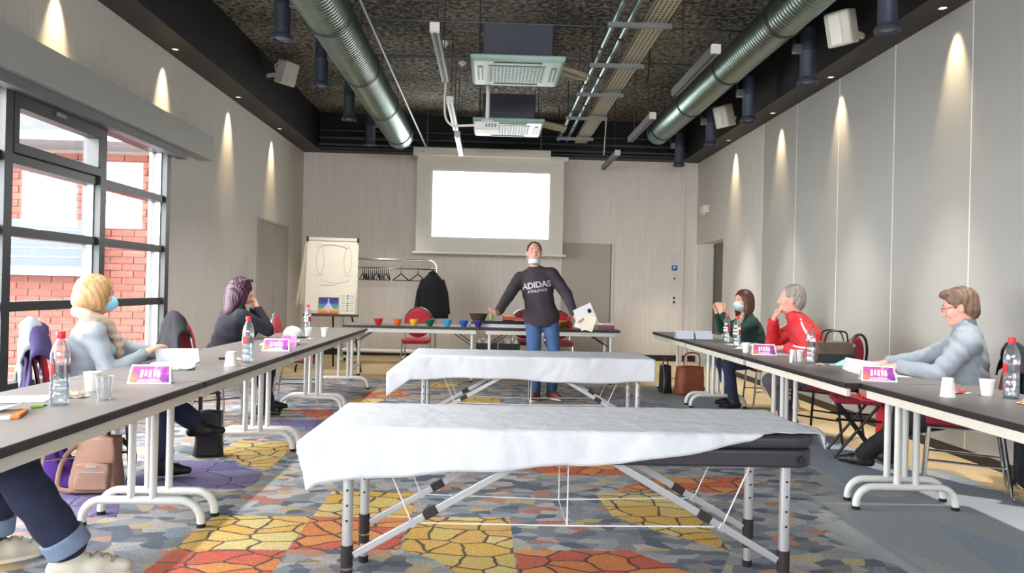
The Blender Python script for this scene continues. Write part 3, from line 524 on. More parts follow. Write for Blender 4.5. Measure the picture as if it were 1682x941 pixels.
# ------------------------------------------------------------------ massage tables
def massage_table(cx, cy, lab):
    t = thing('massage_table', lab, 'massage table', (cx, cy, 0), group='folding massage tables')
    hz = .645; L2 = .97; W2 = .3
    for s in (-1, 1):
        m = MB(); x0, x1 = (.004, L2) if s > 0 else (-L2, -.004)
        def rp(x0, x1, w, r, z0, z1):
            pts = []
            out = s
            xa = x1 if s > 0 else x0; xi = x0 if s > 0 else x1
            for k in range(7): a = k*PI/12; pts.append((xa-out*r+out*r*math.sin(a), w-r+r*math.cos(a)))
            pts = [(xi, w)]+pts; pts += [(x, -y) for x, y in pts[::-1]]
            return pts if s < 0 else pts
        MB().prism(rp(x0, x1, W2, .09, 0, 0), hz, hz+.052).build('padded_top', 'vinyl', t, smooth=True, bevel=.018, seg=4)
        MB().prism(rp(x0, x1, W2-.008, .085, 0, 0), hz-.075, hz-.004).build('frame_board', 'vinyl', t, smooth=True, bevel=.012, seg=3)
        for sy in (-1, 1):
            MB().tube([(s*.9, sy*(W2-.006), hz-.04), (s*.9, sy*(W2+.012), hz-.04)], .014, 12).build('corner_knob', 'dark_plastic', t)
            x = s*.876; y = sy*.205
            lg = MB().tube([(x, y, .13), (x, y, hz-.07)], .021, 14).build('leg', 'alu', t, smooth=True)
            MB().tube([(x, y, .012), (x, y, .2)], .017, 12).build('lower_tube', 'alu', lg, smooth=True); MB().tube([(x, y, 0), (x, y, .03)], .021, 12).build('foot', 'rubber', lg)
            MB().tube([(x, y, .09), (x, y, .125)], .0235, 12).build('clamp', 'clamp', lg); MB().tube([(x, y, .133), (x, y, .22)], .0245, 12).build('clamp', 'clamp', lg); MB().tube([(x, y, .124), (x, y, .134)], .023, 12).build('clamp_ring', 'chrome', lg)
            for k in range(4): MB().tube([(x, y-.0195, .32+k*.06), (x, y-.0225, .32+k*.06)], .005, 8).build('peg_hole', 'dark_plastic', lg)
            a = Vector((s*.85, y, .18)); b = Vector((s*.16, y, hz-.07)); j = a.lerp(b, .42)
            MB().bar(a, j, .02, .028).build('strut', 'alu', t, bevel=.003); MB().bar(j, b, .024, .03).build('strut', 'alu', t, bevel=.003)
            MB().bar(a.lerp(b, .40), a.lerp(b, .475), .03, .034).build('strut_joint', 'clamp', t, bevel=.003)
            k1 = a.lerp(b, .33); MB().tube([k1, (s*.74, y, hz-.07)], .003, 6).build('cable', 'cord', t); MB().tube([k1, (0, y*.9, .30)], .003, 6).build('cable', 'cord', t)
            MB().bar(a.lerp(b, .32), a.lerp(b, .345), .026, .034).build('cable_clip', 'alu', t)
    for y in (-.18, .18): MB().tube([(0, y, .3), (0, y, hz-.07)], .003, 6).build('cable', 'cord', t)
    MB().tube([(0, -.18, .3), (0, .18, .3)], .003, 6).build('cable', 'cord', t)
    return t
massage_table(.335, 3.16, 'folding massage table in front, black padded end showing under its paper sheet')
massage_table(.36, 6.25, 'farther folding massage table before the standing man')
def sheet(name, lab, cx, cy, fd, tail, rt, back, seed, taper=.86):
    "paper sheet: u along the table, v across from the back hem over the top to the front hem"
    zt = .7; W2 = .305; EL = .975; nu, nv = 150, 60
    def fn(u, v):
        tl = tail*(1.0-taper*min(1, max(0, v)))
        X = -EL-tl+(2*EL+tl+rt)*u
        d = fd(max(min(X, EL), -EL)); s = -back+(back+2*W2+d)*v     # arc coordinate, 0 at back edge of top
        r_ = .02; e = Vector((X, seed, 0))
        if s < 0: y = W2+.006; z = zt+s
        elif s < 2*W2: y = W2-s; z = zt
        else:
            y = -W2-.008-.035*(s-2*W2)*(1+.5*math.sin(X*5)); z = zt-(s-2*W2)
        x = X
        if X < -EL:
            q = -EL-X; x = -EL-q*.78; z -= q*.6
            y += (-.05*q+.1*q*(v-.5))
        if X > EL:
            q = X-EL; x = EL+min(q, .02)+.25*max(q-.02, 0); z -= max(q-.015, 0)*.95
        w = noise.noise(Vector((X*5, s*6, seed)))*.006+noise.noise(Vector((X*16, s*14, seed+5)))*.0025
        hang = s > 2*W2 or s < 0 or X < -EL
        if hang: y -= abs(w)*1.6*(1 if s > 0 else -1); x -= abs(w)*.8 if X < -EL else 0
        else: z += .003+abs(w)*.8
        y += .006*math.sin(X*9+seed)*(1 if s > 2*W2 else 0)
        return (x, y, z)
    m = MB().grid(fn, nu, nv); o = m.build(name, 'sheet', None, smooth=2, solid=.0016, loc=(cx, cy, 0)); return tag(o, lab, 'paper sheet', 'paper sheets on the massage tables')
def fd1(X):
    K = [(-1.04, .215), (-.9, .2), (-.5, .165), (-.04, .13), (.2, .115), (.33, .095), (.55, .055), (.7, .025), (.78, -.02), (.82, -.05), (.87, -.03), (.92, -.045), (1.04, -.015)]
    for (a, b), (c, d) in zip(K, K[1:]):
        if a <= X <= c: return b+(d-b)*(X-a)/(c-a)+.004*math.sin(X*17)
    return K[-1][1]
sheet('paper_sheet', 'white paper sheet on the near massage table, slipped back at its right end', .335, 3.16, fd1, .3, .08, .06, 1.3)
sheet('paper_sheet', 'white paper sheet covering the farther massage table', .36, 6.25, lambda X: .185+.012*math.sin(X*4)+.004*math.sin(X*13), .27, .02, .12, 7.7, .12)
# ------------------------------------------------------------------ chairs
def chair(loc, rz, lab, frame='chrome', m='seat_red', bare=True):
    t = thing('banquet_chair', lab, 'chair', loc, rz, 'round backed red chairs')     # faces local +X
    MB().b2(-.21, .21, -.2, .2, .43, .48).build('seat', m, t, bevel=.02, seg=3, smooth=True)
    bk = Matrix.Translation((-.235, 0, .70)) @ Matrix.Rotation(-.16, 4, 'Y')
    q = MB().lathe([(.001, -.022), (.15, -.022), (.2, -.016), (.215, 0), (.2, .016), (.15, .022), (.001, .022)], n=28, caps=False, sx=1.02, sy=.93); q.xf(bk @ Matrix.Rotation(PI/2, 4, 'Y')); q.build('backrest', m, t, smooth=True)
    hoop = [bk @ Vector((-.028, .215*math.cos(a), .235*math.sin(a))) for a in [(-.75+i*.1)*1 for i in range(int((PI+1.5)/.1)+1)]]
    leg = lambda s: [bk @ Vector((-.028, s*.157, -.16)), Vector((-.2, s*.185, .45)), Vector((-.27, s*.195, .0))]
    MB().tube([(-.27, .195, 0), (-.205, .19, .44)]+hoop[2:-2][::1]+[(-.205, -.19, .44), (-.27, -.195, 0)], .0115, 8).build('back_frame', frame, t, smooth=True)
    MB().tube([(-.2, .19, .42), (.2, .19, .42)], .01, 8).build('seat_rail', frame, t, smooth=True); MB().tube([(-.2, -.19, .42), (.2, -.19, .42)], .01, 8).build('seat_rail', frame, t, smooth=True); MB().tube([(.19, -.19, .42), (.19, .19, .42)], .01, 8).build('seat_rail', frame, t, smooth=True)
    for s in (-1, 1):
        MB().tube([(.19, s*.19, .42), (.22, s*.195, .0)], .0115, 8).build('leg', frame, t, smooth=True)
        MB().tube([(-.245, s*.19, .2), (.21, s*.19, .2)], .008, 8).build('stretcher', frame, t, smooth=True)
    return t
mat('frame_black', '1d1b1b', .4, metal=.3)
A = lambda x, y: math.atan2(y, x)
chair((-1.06, 10.95, 0), -PI/2, 'red round-backed chair behind the table of coloured bowls')
chair((1.05, 11.0, 0), -PI/2, 'red round-backed chair behind the standing man and the back table', m='seat_red')
chair((.57, 11.12, 0), -PI/2+.1, 'red chair behind the back table, mostly hidden by the standing man', m='seat_dark')
chair((-2.0, 8.0, 0), .12, 'red chair at the farthest left table with its back seen edge on')
chair((-1.82, 8.25, 0), PI+.25, 'red chair tucked under the end of the left table row', m='seat_dark') if 0 else None
chair((-1.98, 7.62, 0), .9, 'red chair pushed under the left table row behind its legs', m='seat_dark') if 0 else None
# ------------------------------------------------------------------ flip chart
def chakra_mat():
    m = bpy.data.materials.new('rainbow_print'); m.use_nodes = True; MATS[m.name] = m; nt = m.node_tree; N = nt.nodes; L = nt.links; b = N['Principled BSDF']; b.inputs['Roughness'].default_value = .6
    tc = N.new('ShaderNodeTexCoord'); sx = N.new('ShaderNodeSeparateXYZ'); L.new(tc.outputs['Generated'], sx.inputs[0]); nz = N.new('ShaderNodeTexNoise'); nz.inputs['Scale'].default_value = 6; L.new(tc.outputs['Generated'], nz.inputs[0])
    a = N.new('ShaderNodeMath'); a.operation = 'MULTIPLY_ADD'; a.inputs[1].default_value = .12; L.new(nz.outputs[0], a.inputs[0]); L.new(sx.outputs[2], a.inputs[2])
    L.new(ramp(nt, a.outputs[0], [(.06, 'c9403a'), (.2, 'dd8f3a'), (.32, 'd9cc4c'), (.45, '5f9a5a'), (.58, '4f9fc4'), (.72, '3a4c9a'), (.95, '43347a')], False), b.inputs['Base Color'])
chakra_mat()
t = thing('flip_chart', 'white flip chart easel with pencil sketches left of the coat rail', 'flip chart', (-2.285, 10.76, 0), .12)
TI = Matrix.Translation((0, 0, .82)) @ Matrix.Rotation(-.13, 4, 'X')
def onb(mb): return mb.xf(TI)
onb(MB().b2(-.37, .37, 0, .025, 0, 1.1)).build('board', 'white_plastic', t, bevel=.006)
onb(MB().b2(-.355, .355, -.008, -.001, .05, 1.08)).build('paper_pad', 'paper_warm', t)
pd = onb(MB().b2(-.37, .37, -.02, .03, 1.08, 1.12)); pd.build('clamp_bar', 'offwhite', t)
for s in (-1, 1): onb(MB().b2(s*.36-.015, s*.36+.015, -.026, .03, 1.06, 1.13)).build('clamp_knob', 'dark_plastic', t)
onb(MB().b2(-.38, .4, -.06, .02, -.03, -.005)).build('pen_tray', 'dark_plastic', t); onb(MB().b2(-.3, .1, -.05, -.02, -.005, .012)).build('red_ledge', 'label_red', t)
mat('pencil', 'b0aaa2', .9); mat('pencil_red', 'c9877c', .9)
def stroke(pts, m, r=.003): onb(MB().tube([(x, -.009, z) for x, z in pts], r, 4)).build('sketch_line', m, t)
for cx in (-.17, .22): stroke([(cx+.055*math.cos(a), .78+.2*math.sin(a)) for a in [i*PI/12 for i in range(25)]], 'pencil'); stroke([(cx-.02+.03*math.cos(a), 1.0+.03*math.sin(a)) for a in [i*PI/6 for i in range(13)]], 'pencil'); stroke([(cx-.06+.02*i, .55+.025*(i % 2)) for i in range(7)], 'pencil')
stroke([(-.16+.36*i/10, 1.0+.03*math.sin(i/10*PI)-.03*i/10) for i in range(11)], 'pencil_red', .006); stroke([(-.15+.4*i/10, .5-.05*math.sin(i/10*PI)) for i in range(11)], 'pencil'); stroke([(-.18, .42), (.05, .42)], 'pencil', .004)
for s in (-1, 1): MB().tube([(s*.3, .03, .8), (s*.46, -.16, 0)], .013, 8).build('leg', 'frame_black', t)
MB().tube([(0, .18, 1.75), (0, .62, 0)], .013, 8).build('leg', 'frame_black', t)
fp = MB().grid(lambda u, v: (-.37-.13*v-.03*math.sin(u*3), .12+.12*u+.05*v, 1.9-.95*v-.05*u), 8, 10); fp.build('turned_sheet', 'paper_warm', t, solid=.002, smooth=True)
fp = MB().grid(lambda u, v: (-.37+.3*u-.1*v*(1-u), .13+.1*u+.06*v, 1.93-.98*v), 8, 10); fp.build('turned_sheet', 'paper_warm', t, solid=.002, smooth=True)
def onchart(name, mb, m, lab, cat):
    o = thing(name, lab, cat, t.location, .12); mb.xf(TI); return o, mb.build('sheet', m, o)
po, ps = onchart('chakra_poster', MB().b2(-.17, .11, -.034, -.03, .0, .24), 'rainbow_print', 'landscape poster in rainbow bands leaning on the flip chart ledge', 'poster')
mat('print_pale', 'd8cfe6', .7)
for k in range(7): q = MB().lathe([(.001, 0), (.012, 0)], n=10, caps=False); q.xf(Matrix.Translation((-.03, -.0355, .03+k*.03)) @ Matrix.Rotation(PI/2, 4, 'X')); onb(q).build('printed_dot', 'print_pale', ps)
q = MB(); q.add([(-.03, -.035, .18), (-.11, -.035, .06), (.05, -.035, .06)], [(0, 1, 2)]); onb(q).build('seated_figure', 'print_pale', ps)
po, ps = onchart('chakra_chart', MB().b2(.13, .345, -.034, -.03, .0, .33), 'paper_warm', 'pale yellow upright chart with text columns on the flip chart ledge', 'poster')
for k, c in enumerate(('label_red', 'pencil_red', 'carpet_yellow', 'label_green', 'mask_blue', 'sign_blue', 'carpet_purple')): onb(MB().b2(.225, .25, -.036, -.034, .04+k*.036, .062+k*.036)).build('printed_mark', c, ps)
for sx in (.15, .27):
    for k in range(7): onb(MB().b2(sx, sx+.055, -.0355, -.034, .045+k*.036, .055+k*.036)).build('text_line', 'pencil', ps)
# ------------------------------------------------------------------ coat rail
RX0, RX1, RY = -2.35, -.86, 12.0
t = thing('coat_rail', 'chrome wheeled coat rail with rounded corner before the back wall', 'coat rack', ((RX0+RX1)/2, RY, 0)); hx = (RX1-RX0)/2
arc = lambda s: [(s*(hx-.14+.14*math.sin(a)), 0, 1.53+.14*math.cos(a)) for a in [i*PI/16 for i in range(9)]]
MB().tube([(-hx, 0, .08)]+arc(-1)[::-1]+arc(1)+[(hx, 0, .08)], .018, 10).build('frame', 'chrome', t, smooth=True)
MB().tube([(-hx, 0, 1.53), (hx, 0, 1.53)], .012, 8).build('hanging_rail', 'chrome', t, smooth=True); MB().tube([(-hx, 0, .2), (hx, 0, .2)], .03, 10).build('bottom_rail', 'table_leg', t, smooth=True)
for s in (-1, 1):
    MB().tube([(s*hx, -.25, .07), (s*hx, .25, .07)], .016, 8).build('foot_bar', 'table_leg', t)
    for y in (-.23, .23): MB().lathe([(.028, -.012), (.028, .012)], n=12).xf(Matrix.Translation((s*hx, y, .028)) @ Matrix.Rotation(PI/2, 4, 'Y')).build('castor', 'rubber', t)
def hanger(x, rz, lab, g=None):
    h = thing('coat_hanger', lab, 'hanger', (x, RY, 1.53), rz, 'black hangers on the coat rail')
    MB().tube([(.0, 0, -.03), (.018, 0, 0), (.012, 0, .017), (0, 0, .02), (-.014, 0, .014)], .0035, 6).build('hook', 'frame_black', h)
    m = MB(); m.tube([(0, 0, -.03), (0, 0, -.09)], .006, 6); m.tube([(0, 0, -.08), (.17, 0, -.19)], .009, 6); m.tube([(0, 0, -.08), (-.17, 0, -.19)], .009, 6); m.tube([(.17, 0, -.19), (-.17, 0, -.19)], .007, 6); m.build('shoulder_bar', 'frame_black', h); return h
h0 = hanger(-2.05, PI/2-.1, 'black hanger in the bunch at the left of the coat rail')
r = rnd(5)
for i in range(13): clone(h0, (-2.02+i*.032, RY, 1.53), PI/2+r.uniform(-.25, .2))
clone(h0, (-1.43, RY, 1.53), PI/2-.75, 'single black hanger between the bunch and the coat, left of two'); clone(h0, (-1.16, RY, 1.53), PI/2-.8, 'single black hanger next to the hanging black coat')
# hung coat
mat('coat_black', '1b1b1f', .9, var=.2, vs=20, sheen=.0)
def cloth(fn, nu, nv, name, m, lab=None, cat=None, solid=.012, parent=None, loc=None, group=None, sub=1):
    o = MB().grid(fn, nu, nv).build(name, m, parent, smooth=2, solid=solid, loc=loc, sub=sub)
    if lab: tag(o, lab, cat, group)
    return o
ct = thing('hung_coat', 'long black coat hanging at the right end of the coat rail', 'coat', (-.92, RY, .76))
def coatf(u, v):
    a = 2*PI*u; w = .05+.16*min(1, v*3.2)**.7+.05*v; d = .03+.06*min(1, v*3)+.02*v
    return (w*math.cos(a)+.012*math.sin(6*a)*v, d*math.sin(a)+.01*math.cos(7*a)*v, .73*(1-v)-.02)
cloth(coatf, 28, 14, 'body', 'coat_black', parent=ct)
for s in (-1, 1):
    MB().tube([(s*.14, 0, .6), (s*.2, -.02, .4), (s*.25, -.03, .05)], [.05, .055, .05], 10).build('sleeve', 'coat_black', ct, smooth=True)
MB().tube([(-.06, 0, .7), (0, -.03, .735), (.06, 0, .7)], .022, 8).build('collar', 'coat_black', ct, smooth=True)
MB().tube([(0, 0, .7), (0, 0, .77), (.018, 0, .79)], .004, 6).build('hanger_hook', 'frame_black', ct)
# ------------------------------------------------------------------ things on tables
def bottle(loc, lab, h=.3, full=.55):
    k = h/.3; t = thing('water_bottle', lab, 'bottle', loc, rnd(lab).uniform(0, 6), 'clear water bottles with red caps')
    pr = [(.02, 0), (.033, .004), (.036, .015), (.036, .05), (.034, .055), (.036, .06), (.036, .085), (.034, .09), (.036, .095), (.036, .12), (.0355, .17), (.037, .18), (.037, .205), (.03, .235), (.017, .262), (.0135, .268), (.0135, .277)]
    MB().lathe([(r*k, z*k) for r, z in pr], n=20, caps=False).build('body', 'bottle_plastic', t, smooth=True)
    MB().lathe([(.03*k, .006*k), (.034*k, .02*k), (.034*k, .3*full*k), (.001, .3*full*k)], n=16).build('water', 'water', t, smooth=True)
    MB().lathe([(.0165*k, .272*k), (.0175*k, .275*k), (.0175*k, .296*k), (.015*k, .3*k)], n=18).build('cap', 'cap_red', t, smooth=True)
    lb = MB().lathe([(.0366*k, .122*k), (.0366*k, .168*k)], n=24, caps=False); lb.f = lb.f[:17]; lb.mi = lb.mi[:17]; q = lb.build('label_band', 'label_red', t, smooth=True)
    lb = MB().lathe([(.0372*k, .14*k), (.0372*k, .155*k)], n=24, caps=False); lb.f = lb.f[5:12]; lb.mi = lb.mi[5:12]; lb.build('label_print', 'label_green', q)
    lb = MB().lathe([(.037*k, .122*k), (.037*k, .168*k)], n=24, caps=False); lb.f = lb.f[3:13]; lb.mi = lb.mi[3:13]; lb.build('label_white', 'paper', q)
def cup(loc, lab, up=True, m='cup_white', h=.088):
    t = thing('plastic_cup', lab, 'cup', loc, 0, 'disposable cups on the tables')
    pr = [(.001, .002), (.026, .002), (.027, 0), (.036, h-.003), (.038, h-.002), (.038, h), (.035, h), (.0255, .006), (.001, .005)]
    if not up: pr = [(r, h-z) for r, z in pr]
    MB().lathe(pr, n=20, caps=False).build('cup_wall', m, t, smooth=True)
    z = h-.003 if up else .003; MB().lathe([(.0365, z-.003), (.0385, z), (.0365, z+.003)], n=20, caps=False).build('rim', m, t, smooth=True)
def print_mat():
    m = bpy.data.materials.new('pink_print'); m.use_nodes = True; MATS[m.name] = m; nt = m.node_tree; N = nt.nodes; L = nt.links; b = N['Principled BSDF']; b.inputs['Roughness'].default_value = .5
    tc = N.new('ShaderNodeTexCoord'); nz = N.new('ShaderNodeTexNoise'); nz.inputs['Scale'].default_value = 14; nz.inputs['Detail'].default_value = 3; L.new(tc.outputs['Object'], nz.inputs[0])
    sx = N.new('ShaderNodeSeparateXYZ'); L.new(tc.outputs['Object'], sx.inputs[0]); a = N.new('ShaderNodeMath'); a.operation = 'MULTIPLY_ADD'; a.inputs[1].default_value = 2.6; L.new(sx.outputs[0], a.inputs[0]); L.new(nz.outputs[0], a.inputs[2])
    L.new(ramp(nt, a.outputs[0], [(.12, 'd9923f'), (.33, 'c9559a'), (.5, 'c44a9e'), (.6, 'dc8fc4'), (.72, '9a3f9a'), (.95, '5a2c80')], False), b.inputs['Base Color'])
print_mat(); mat('print_white', 'f6e6f2', .6)
def card(loc, rz, lab):
    t = thing('name_card', lab, 'name card', loc, rz, 'pink printed tent cards')   # front faces local -Y
    w, h, d = .105, .092, .035
    pr = MB().add([(-w, -d, 0), (w, -d, 0), (w-.012, 0, h), (-w+.012, 0, h), (-w, d, 0), (w, d, 0)], [(0, 1, 2, 3), (3, 2, 5, 4)]); pr.build('folded_card', 'paper', t, solid=.0015)
    f_ = lambda x, s: (x*(1-.11*s), -d+d*s-.0014, h*s)
    q = MB().add([f_(-.096, .08), f_(.096, .08), f_(.096, .93), f_(-.096, .93)], [(0, 1, 2, 3)]); p = q.build('print', 'pink_print', t)
    m = MB()
    for (x0, x1, s0, s1) in [(-.05, -.035, .35, .75), (-.028, -.015, .4, .75), (-.008, .008, .35, .75), (.015, .03, .4, .75), (.036, .05, .35, .72), (-.05, .05, .2, .25), (-.06, .06, .12, .16)]:
        a = lambda x, s: (x*(1-.11*s), -d+d*s-.0022, h*s); m.add([a(x0, s0), a(x1, s0), a(x1, s1), a(x0, s1)], [(0, 1, 2, 3)])
    m.build('white_lettering', 'print_white', p)
def paper(loc, rz, sx, sy, m, lab, n=1, curl=0, cat='papers', lines=True):
    t = thing('paper_sheets', lab, cat, loc, rz)
    for i in range(n):
        def f_(u, v, i=i): return ((u-.5)*sx+.01*i, (v-.5)*sy+.006*i*(-1)**i, .0015+.003*i+curl*(max(0, u-.55)/.45)**2)
        o = MB().grid(f_, 8, 2).build('sheet', m, t, solid=.0012, smooth=True)
    if lines and not curl:
        q = MB()
        for k in range(7): q.b2(-sx*.38, sx*.3, sy*(.36-.1*k), sy*(.375-.1*k), .0025+.003*n, .0028+.003*n)
        q.build('text_lines', 'pencil', o)
    return t
mat('hl_yellow', 'd6f04a', .4, var=.02); mat('pen_green', '9ed23a', .4); mat('wood_orange', 'd0854a', .6); mat('foil', 'c9b49a', .3, metal=.3); mat('wrap_red', 'b5525a', .5); mat('navy', '222a44', .8); mat('cookie', 'cf9f6a', .8)
def pen(loc, rz, m, lab, L=.14, r=.005, cat='pen'):
    t = thing('pen', lab, cat, loc, rz); MB().tube([(-L/2, 0, r), (L/2-.02, 0, r)], r, 8).build('barrel', m, t, smooth=True); MB().tube([(L/2-.02, 0, r), (L/2, 0, r)], [r*.9, r*.3], 8).build('tip', 'dark_plastic', t, smooth=True); MB().bar((-L/2, 0, 2*r), (-L/2+.04, 0, 2*r), .002, .003).build('clip', m, t)
def wrapper(loc, m, lab, s=.03, plate=False):
    t = thing('snack_wrapper', lab, 'wrapper', loc); r_ = rnd(lab)
    def f_(u, v): 
        a = 2*PI*u; b = PI*(v-.5); k = s*(1+.35*noise.noise(Vector((math.cos(a)*2.2, math.sin(a)*2.2, b*2+s*99)))); return (k*1.3*math.cos(a)*math.cos(b), k*math.sin(a)*math.cos(b), s*.5+k*.5*math.sin(b))
    MB().grid(f_, 14, 8).build('crumpled_foil', m, t)
    MB().grid(lambda u, v: ((u-.5)*s*3.2, (v-.5)*s*2.2, .002+.004*math.sin(u*7)*math.cos(v*5)+.004), 6, 6).build('napkin', 'paper', t, solid=.001)
Z0 = ZT+.0005
bottle((-1.763, 3.108, Z0), 'water bottle on the near end of the left tables'); cup((-1.837, 3.5, Z0), 'white cup beside the bottle on the near left table'); cup((-1.66, 3.26, Z0), 'clear plastic glass on the near left table', m='cup_clear', h=.1)
card((-1.70, 3.80, Z0), .12, 'pink tent card on the nearest left table, largest of the cards'); wrapper((-1.80, 3.3, Z0), 'foil', 'crumpled snack wrapper by the bottle on the near left table', .028)
paper((-2.02, 3.2, Z0), .3, .3, .21, 'paper', 'loose white sheet behind the bottle on the near left table'); paper((-1.95, 2.85, Z0), .15, .3, .21, 'paper_warm', 'notepad of printed pages at the left picture edge', 4, .03)
t = thing('notepad', 'white notepad with an orange end at the lower left table edge', 'notepad', (-1.83, 2.8, Z0), .35); MB().b2(-.1, .07, -.07, .07, 0, .012).build('pages', 'paper', t); MB().b2(.07, .1, -.07, .07, 0, .016).build('orange_end', 'wood_orange', t, bevel=.003)
pen((-1.79, 3.02, Z0), 1.2, 'pen_green', 'short green pen beside the near left bottle', .07)
tag(MB().tube([(0.05*math.cos(a), .02*math.sin(a), .006) for a in [i*PI/8 for i in range(16)]], .006, 6, closed=True).build('spectacles_case', 'navy', loc=(-1.79, 2.62, Z0)), 'dark blue rounded case at the left edge of the near table', 'case')
paper((-1.93, 4.42, Z0), .35, .3, .21, 'paper_blue', 'thick stack of white printed pages beside the woman in the scarf', 5, .0); paper((-1.93, 4.36, Z0+.018), .35, .26, .2, 'paper', 'top pages raised on the white stack beside the scarf woman', 1, .05) if 0 else None
t = thing('open_booklet', 'open white booklet with raised pages on the second left table', 'booklet', (-1.98, 4.78, Z0), .15); MB().grid(lambda u, v: ((u-.5)*.26, .03-.05*v, .005+.085*v), 6, 6).build('raised_page', 'paper', t, solid=.002); MB().b2(-.13, .13, -.1, .03, 0, .006).build('flat_page', 'paper_blue', t)
pen((-1.85, 4.35, Z0), .2, 'pen_green', 'lime green marker lying before the open booklet', .16, .008, 'marker'); pen((-1.72, 5.02, Z0), .15, 'dark_plastic', 'black pen lying on the second left table', .16, .007)
bottle((-1.56, 4.86, Z0), 'water bottle on the second left table beside an upturned cup'); cup((-1.6, 4.66, Z0), 'upturned white cup before the bottle on the second left table', False); wrapper((-1.66, 5.0, Z0), 'foil', 'small wrapper behind the upturned cup on the second left table', .018)
card((-1.63, 5.76, Z0), .05, 'pink tent card on the third left table before the dark-haired woman')
paper((-1.78, 6.35, Z0), .25, .3, .21, 'paper_warm', 'printed magazine lying open before the dark-haired woman', 3, .03); t = thing('folded_leaflet', 'purple printed leaflet standing folded behind the tent card', 'leaflet', (-1.63, 6.1, Z0), .1); MB().grid(lambda u, v: ((u-.5)*.12, .02*v, .09*v+.001), 2, 4).build('leaflet_page', 'pink_print', t, solid=.001); MB().grid(lambda u, v: ((u-.5)*.12, .02+.03*v, .09*(1-v)+.001), 2, 4).build('leaflet_back', 'paper', t, solid=.001)
t = thing('white_cap', 'white rounded cap lying on the left table row', 'cap', (-1.9, 7.25, Z0), -.5); MB().lathe([(.09, 0), (.092, .02), (.085, .06), (.06, .09), (.03, .104), (.001, .108)], n=20, caps=False).build('crown', 'white_plastic', t, smooth=True); MB().grid(lambda u, v: (.07+.09*u, (v-.5)*.15*(1-.4*u), .006+.004*u), 6, 6).build('peak', 'dark_plastic', t, solid=.005)
cup((-1.78, 7.38, Z0), 'white cup on the third left table, left of a pair'); cup((-1.63, 7.42, Z0), 'white cup on the third left table, right of a pair'); bottle((-1.93, 7.95, Z0), 'water bottle on the farthest left table'); wrapper((-1.66, 6.95, Z0), 'foil', 'small wrapper before the pair of cups on the left', .018)
# right row
bottle((2.52, 7.75, Z0), 'water bottle on the right row before the masked woman, farther of two'); bottle((2.44, 7.2, Z0), 'water bottle on the right row before the masked woman, nearer of two')
t = thing('blank_cards', 'pair of blank white tent cards on the far right table', 'name card', (2.32, 8.3, Z0), .1)
for k in (-.11, .11): MB().add([(k-.1, -.05, 0), (k+.1, -.05, 0), (k+.1, 0, .09), (k-.1, 0, .09), (k+.1, .05, 0), (k-.1, .05, 0)], [(0, 1, 2, 3), (3, 2, 4, 5)]).build('card', 'paper_blue', t, solid=.002)
t = thing('pastry_plate', 'plate of pastries on the farthest right table', 'plate', (2.6, 8.9, Z0)); MB().lathe([(.001, .004), (.09, .004), (.12, .018), (.118, .022), (.085, .009), (.001, .008)], n=24, caps=False).build('plate', 'white_plastic', t, smooth=True)
for k in range(5): a = k*1.3; MB().lathe([(.001, 0), (.03, .006), (.036, .02), (.025, .038), (.001, .042)], (.055*math.cos(a), .055*math.sin(a), .01), 12, caps=False).build('pastry', 'cookie', t, smooth=True)
cup((2.29, 6.5, Z0), 'white cup beside the tent card before the masked woman'); card((2.37, 6.3, Z0), -.12, 'pink tent card before the man in red'); wrapper((2.36, 6.85, Z0), 'paper', 'crumpled tissue beside the cup before the masked woman', .03)
paper((2.6, 7.45, Z0), .2, .3, .2, 'paper', 'white sheet under the masked woman’s elbows'.replace('’', "'"), 2); paper((2.62, 6.35, Z0), -.2, .3, .21, 'paper_blue', 'notebook pages before the man in red', 4)
cup((2.36, 5.66, Z0), 'clear upturned glass beside the bottle before the red jacket', False, 'cup_clear', .1); cup((2.44, 5.74, Z0), 'white cup standing just behind the clear upturned glass'); bottle((2.48, 5.62, Z0), 'water bottle before the brown handbag'); wrapper((2.48, 5.45, Z0), 'foil', 'small wrapper before the blue face mask', .018)
t = thing('face_mask', 'pale blue face mask lying folded on the right table', 'face mask', (2.72, 5.5, Z0), .1); MB().grid(lambda u, v: ((u-.5)*.2, (v-.5)*.11, .003+.045*math.sin(PI*u)*math.sin(PI*v)**.7), 12, 8).build('mask_fabric', 'mask_blue', t, solid=.002, smooth=True); MB().tube(bez([(-.1, -.04, .003), (-.15, 0, .003), (-.1, .04, .003)]), .002, 6).build('ear_loop', 'paper', t)
pen((2.80, 5.35, Z0), .1, 'hl_yellow', 'yellow highlighter beside the face mask', .13, .009, 'highlighter'); pen((2.7, 5.1, Z0), .2, 'hl_yellow', 'short yellow marker cap end by the papers', .06, .008, 'highlighter')
card((2.42, 4.52, Z0), -.22, 'pink tent card at the near end of the second right table'); paper((2.62, 4.85, Z0), .0, .3, .21, 'paper', 'loose white sheet by the grey-jumper man', 1)
t = thing('open_booklet', 'open white booklet with lifted pages before the grey-jumper man', 'booklet', (2.63, 5.02, Z0+.004), -.25); MB().grid(lambda u, v: ((u-.5)*.32, .08-.1*v, .004+.09*v*(1-.5*u)), 8, 6).build('lifted_page', 'paper', t, solid=.002); MB().b2(-.15, .15, -.1, .1, 0, .005).build('flat_page', 'paper', t)
cup((2.44, 3.85, Z0), 'upturned white cup alone on the nearest right table', False, h=.1); cup((2.70, 3.92, Z0), 'white cup touching the bottle on the nearest right table'); bottle((2.79, 3.86, Z0), 'large water bottle at the right picture edge', .32); wrapper((2.6, 4.0, Z0), 'wrap_red', 'red wrapper on a napkin on the nearest right table', .03); wrapper((2.7, 3.62, Z0), 'cookie', 'biscuit piece at the right end of the nearest right table', .025)
